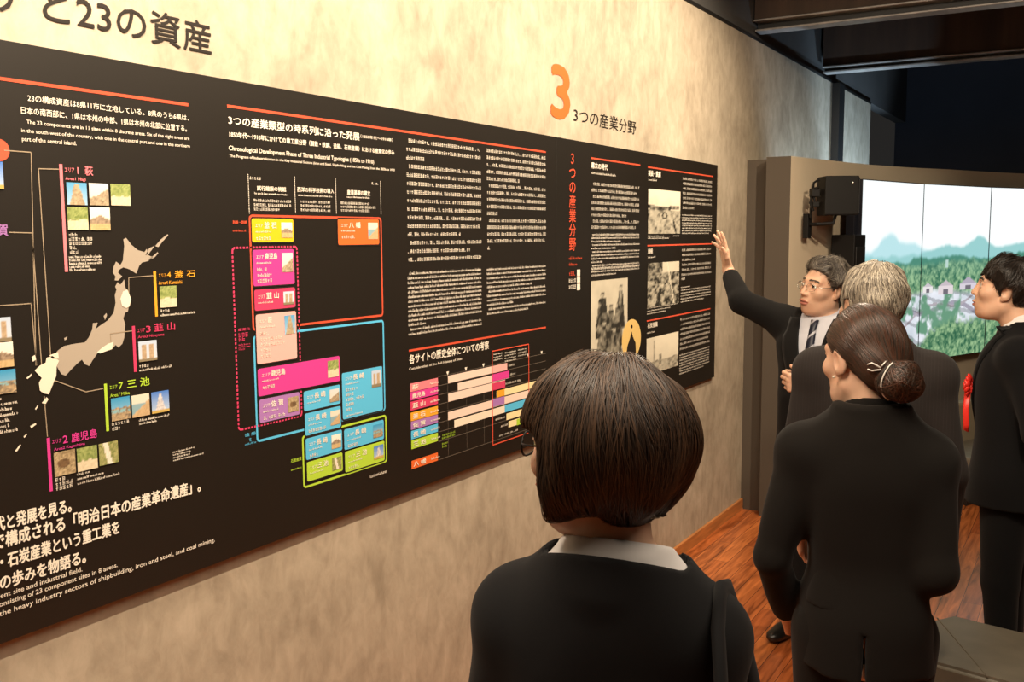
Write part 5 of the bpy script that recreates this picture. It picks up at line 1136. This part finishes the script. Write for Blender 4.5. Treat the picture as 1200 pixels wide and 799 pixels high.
def bun_hair(body, F):
    S = Sdf(); S.ell((0, -.016, .032), (.082, .104, .094), F, k=.01); S.ell((0, -.080, -.020), (.062, .045, .055), F, k=.03); S.fold(waves(31, 10, 50, 130, .0015, 1))
    S.cut(hl_cut(F, [-.13, -.06, -.035, -.012, .01, .03, .05, .08], [-.085, -.075, -.035, .018, .010, .028, .046, .058]), .007)
    bc = np.array([.0, -.128, -.052]); B = Sdf(); B.ell(tuple(bc), (.051, .040, .046), F, k=.01); B.fold(waves(33, 10, 60, 150, .003, 1))
    def flow(P):
        d = bc+np.array([0, .02, .0])-P; d /= np.linalg.norm(d, axis=1, keepdims=True)+1e-6; back = np.array([0, -.6, 0])*np.clip((P[:, 1:2]+.05)*12, 0, 1); return d+back
    g = np.random.default_rng(4)
    def seeds(V):
        q = V[g.integers(0, len(V), 4200)]; return q+g.normal(size=q.shape)*.002
    mats = [M['hair_brown'], M['hair_auburn'], M['hair_black2']]
    hair_mesh('hair', S, (F[1]-.16, F[1]+.16), .004, body, mats, seeds, F_flow(F, flow), 18, .0070, .0010, (.5, .8), .0018, .06, 7)
    def swirl(P):
        d = P-bc; return np.cross(d, np.array([.25, 1, .1]))+.35*np.cross(d, np.array([0, .2, 1]))
    def seeds2(V): return V[g.integers(0, len(V), 1100)]
    c = tr(F, bc); hair_mesh('hair_bun', B, (c-.07, c+.07), .0035, body, mats, seeds2, F_flow(F, swirl), 12, .007, .0011, (.4, .8), .003, .12, 8)
    def clip(pts, r, m, nm):
        bm = bmesh.new(); add_tube(bm, [tr(F, p) for p in pts], r, 8); bm_obj(nm, bm, m, body, True)
    arc = lambda y, rx, rz, a0, a1: [(bc[0]+rx*math.cos(a), y+.008*math.sin(2*a), bc[2]+rz*math.sin(a)) for a in np.linspace(math.radians(a0), math.radians(a1), 14)]
    clip(arc(-.118, .052, .046, 60, 235), .0045, M['black_ink'], 'hair_clip'); clip(arc(-.128, .054, .050, 120, 236), .0017, M['white_ribbon'], 'hair_ribbon'); clip(arc(-.112, .058, .056, 60, 140), .0017, M['white_ribbon'], 'hair_ribbon')
    clip([(-.045, -.118, -.020), (-.060, -.105, -.008), (-.066, -.098, -.012)], .0019, M['white_ribbon'], 'hair_ribbon'); clip([(-.045, -.118, -.024), (-.062, -.108, -.026), (-.068, -.100, -.022)], .0019, M['white_ribbon'], 'hair_ribbon')
    bm = bmesh.new(); bmesh.ops.create_uvsphere(bm, u_segments=10, v_segments=8, radius=.0036, matrix=Matrix.Translation(Vector(tr(F, (-.0815, .004, -.042))))); bm_obj('earring', bm, M['pearl'], body, True)
R_ = math.radians
# A: woman nearest the camera
hA = R_(8); pA = (1.378, 1.215, 0)
A_, FA, _ = figure('woman with brown bob and eyeglasses, from behind in charcoal jacket, nearest the camera', pA, hA, 1.605, True, (R_(72), R_(-4), 0), M['suit_char'], M['shirt'], bob_hair, seed=11, headstep=.004, neckfwd=.02, scx=.90, drop=.045, ctop=.260, shtop=.240, open_neck=True,
    armR=((.122, -.012, 1.242), (.142, -.05, 1.00), (.09, .10, .83)), armL=((-.138, -.012, 1.238), (-.192, -.03, .99), (-.15, .12, .83)))
# B: woman with a low bun
hB = R_(12); pB = (1.482, 2.42, 0)
B_, FB, _ = figure('woman with low dark bun and pearl earring, seen from behind in black suit', pB, hB, 1.60, True, (R_(38), R_(-6), R_(0)), M['suit_brown'], M['suit_brown'], bun_hair, seed=12, scx=.90, headstep=.004, neckfwd=.02, drop=.03,
    armR=((.130, -.012, 1.252), (.148, -.06, 1.00), (.05, .10, .89)), armL=((-.148, -.012, 1.252), (-.215, -.05, .99), (-.19, .10, .81)))
# C: grey haired man
grey = short_hair([M['hair_grey'], M['hair_grey2'], M['hair_grey3']], (.086, .104, .099), n=4200, ln=.055, seed=41, wid=.0011, lift=.0035, mix=(.4, .85), lumps=.004, wob=.16, sweep=(.35, -.1, 0))
C_, FC, _ = figure('grey haired man seen from behind in dark pinstripe suit beside the pointing man', (1.378, 3.0, 0), R_(8), 1.685, False, (R_(32), R_(0), 0), M['suit_pin'], M['shirt'], grey, seed=13, scx=.88)
# D: man pointing at the panel
pD = (.925, 4.28, 0); hD = math.atan2(.2, -.98); wl = lambda px, py, dp: world_to(pD, hD, atd(px, py, dp))
D_R = ((.185, -.01, 1.40), tuple(wl(869, 353, 4.36)), tuple(wl(853, 316, 4.52))); D_L = ((-.180, -.012, 1.362), tuple(wl(990, 446, 4.12)), tuple(wl(950, 452, 3.94)))
dirw = lambda v: np.array(world_to((0, 0, 0), hD, v))
def hairD(body, F):
    short_hair([M['hair_grey3'], M['hair_black2'], M['hair_grey']], (.086, .104, .100), n=3400, ln=.05, seed=51, wid=.0012, lift=.008, mix=(.45, .8), lumps=.006, style='back', taper=.022,
        hair_line=([-.12, -.065, -.042, -.030, -.002, .006, .020, .030, .050, .070, .1], [-.090, -.078, -.05, .020, .020, -.018, -.012, .040, .062, .072, .076]))(body, F)
    glasses(body, F, M['chrome'], .0012)
D_, FD, SD = figure('man in black suit, striped tie and eyeglasses pointing up at the information panel', pD, hD, 1.67, False, (R_(-25), R_(3), R_(-8)), M['suit_black'], M['shirt_blue'], hairD, armR=D_R, armL=D_L, seed=14, tie=M['tie'], lapel=True, cuff=.24,
    hands=[dict(w_=D_R[2], d=dirw((-.22, .0, 1.0)), nrm=dirw((-.75, -.65, -.1)), side=-1, curl=(.10, .12, .18, .28), spread=.12, thumb=(.9, .3)),
           dict(w_=D_L[2], d=dirw((-.95, -.12, .10)), nrm=dirw((.1, 1, .1)), side=1, curl=(.85, .95, 1.0, 1.05), spread=.02, thumb=(.35, .8))])
LOCAL[0] = True
bm = bmesh.new(); bmesh.ops.create_uvsphere(bm, u_segments=12, v_segments=8, radius=.007, matrix=Matrix.Translation((-.100, .128, 1.30))); bm_obj('lapel_pin', bm, M['gold'], D_, True)
LOCAL[0] = False
# E: man with the rosette
E_hair = short_hair([M['hair_black'], M['hair_black2']], (.088, .106, .102), n=2600, ln=.06, seed=61, wid=.0012, lift=.006, mix=(.6, 1), lumps=.005, hair_line=([-.12, -.065, -.042, -.030, -.002, .006, .022, .032, .050, .075, .1], [-.095, -.085, -.06, .016, .016, -.022, -.022, .020, .034, .042, .046]))
E_, FE, _ = figure('black haired man in profile at the right edge wearing a red rosette on his jacket', (1.685, 4.10, 0), R_(86), 1.685, False, (R_(2), R_(8), 0), M['suit_jet'], M['shirt'], E_hair, seed=15, neckfwd=.075, shtop=.205, ctop=.285, drop=.035, armL=((-.18, -.03, 1.332), (-.235, -.115, 1.08), (-.10, -.20, .92)), armR=((.18, -.02, 1.332), (.225, -.05, 1.07), (.20, -.02, .83)), tie=M['tie_dark'], lapel=True)
LOCAL[0] = True
bm = bmesh.new(); rc = Vector((-.120, .132, 1.215)); g_ = random.Random(5)
for ring, (rr, nn, th) in enumerate(((.034, 11, .010), (.024, 9, .017), (.013, 6, .024))):
    for k in range(nn):
        a = 2*PI*k/nn+ring*.3; c = rc+Vector((rr*math.cos(a), th*.6, rr*math.sin(a)))
        q = bmesh.ops.create_icosphere(bm, subdivisions=2, radius=1.0)['verts']
        Rm = Matrix.Rotation(-a, 3, 'Y') @ Matrix.Rotation(.5+.3*ring, 3, 'Z')
        for v in q: v.co = c+Rm @ Vector((v.co.x*.013, v.co.y*.005, v.co.z*.012))
bm_obj('rosette', bm, M['rosette'], E_, True)
bm = bmesh.new()
for pts in ([(-.128, .142, 1.19), (-.138, .144, 1.13), (-.142, .140, 1.07), (-.130, .142, 1.045), (-.118, .144, 1.065), (-.114, .146, 1.12), (-.114, .142, 1.19)],):
    add_tube(bm, pts, .011, 8, False, (.25, 1.0))
bm_obj('rosette_ribbon', bm, M['rosette'], E_, True)
LOCAL[0] = False
# shoulder bag carried by A
def A2w(p):
    c, s_ = math.cos(hA), math.sin(hA); return (pA[0]+c*p[0]-s_*p[1], pA[1]+s_*p[0]+c*p[1], p[2])
t = empty('shoulder_bag', A2w((.27, -.02, .62))); tag(t, 'black shoulder bag on the right shoulder of the bob haired woman nearest the camera', 'bag')
bm = bmesh.new(); add_tube(bm, [A2w(p) for p in ((.20, .10, .90), (.19, .105, 1.05), (.158, .090, 1.20), (.142, .035, 1.292), (.144, -.02, 1.308), (.152, -.075, 1.282), (.168, -.114, 1.18), (.182, -.124, 1.05), (.205, -.10, .90))], .020, 12, False, (.45, 1.0)); bm_obj('strap', bm, M['suit_char'], t, True)
bm = bmesh.new(); add_box(bm, A2w((.30, 0, .76)), (.10, .34, .30), Matrix.Rotation(hA, 3, 'Z'), .03); bm_obj('bag_body', bm, M['shoe'], t, True)
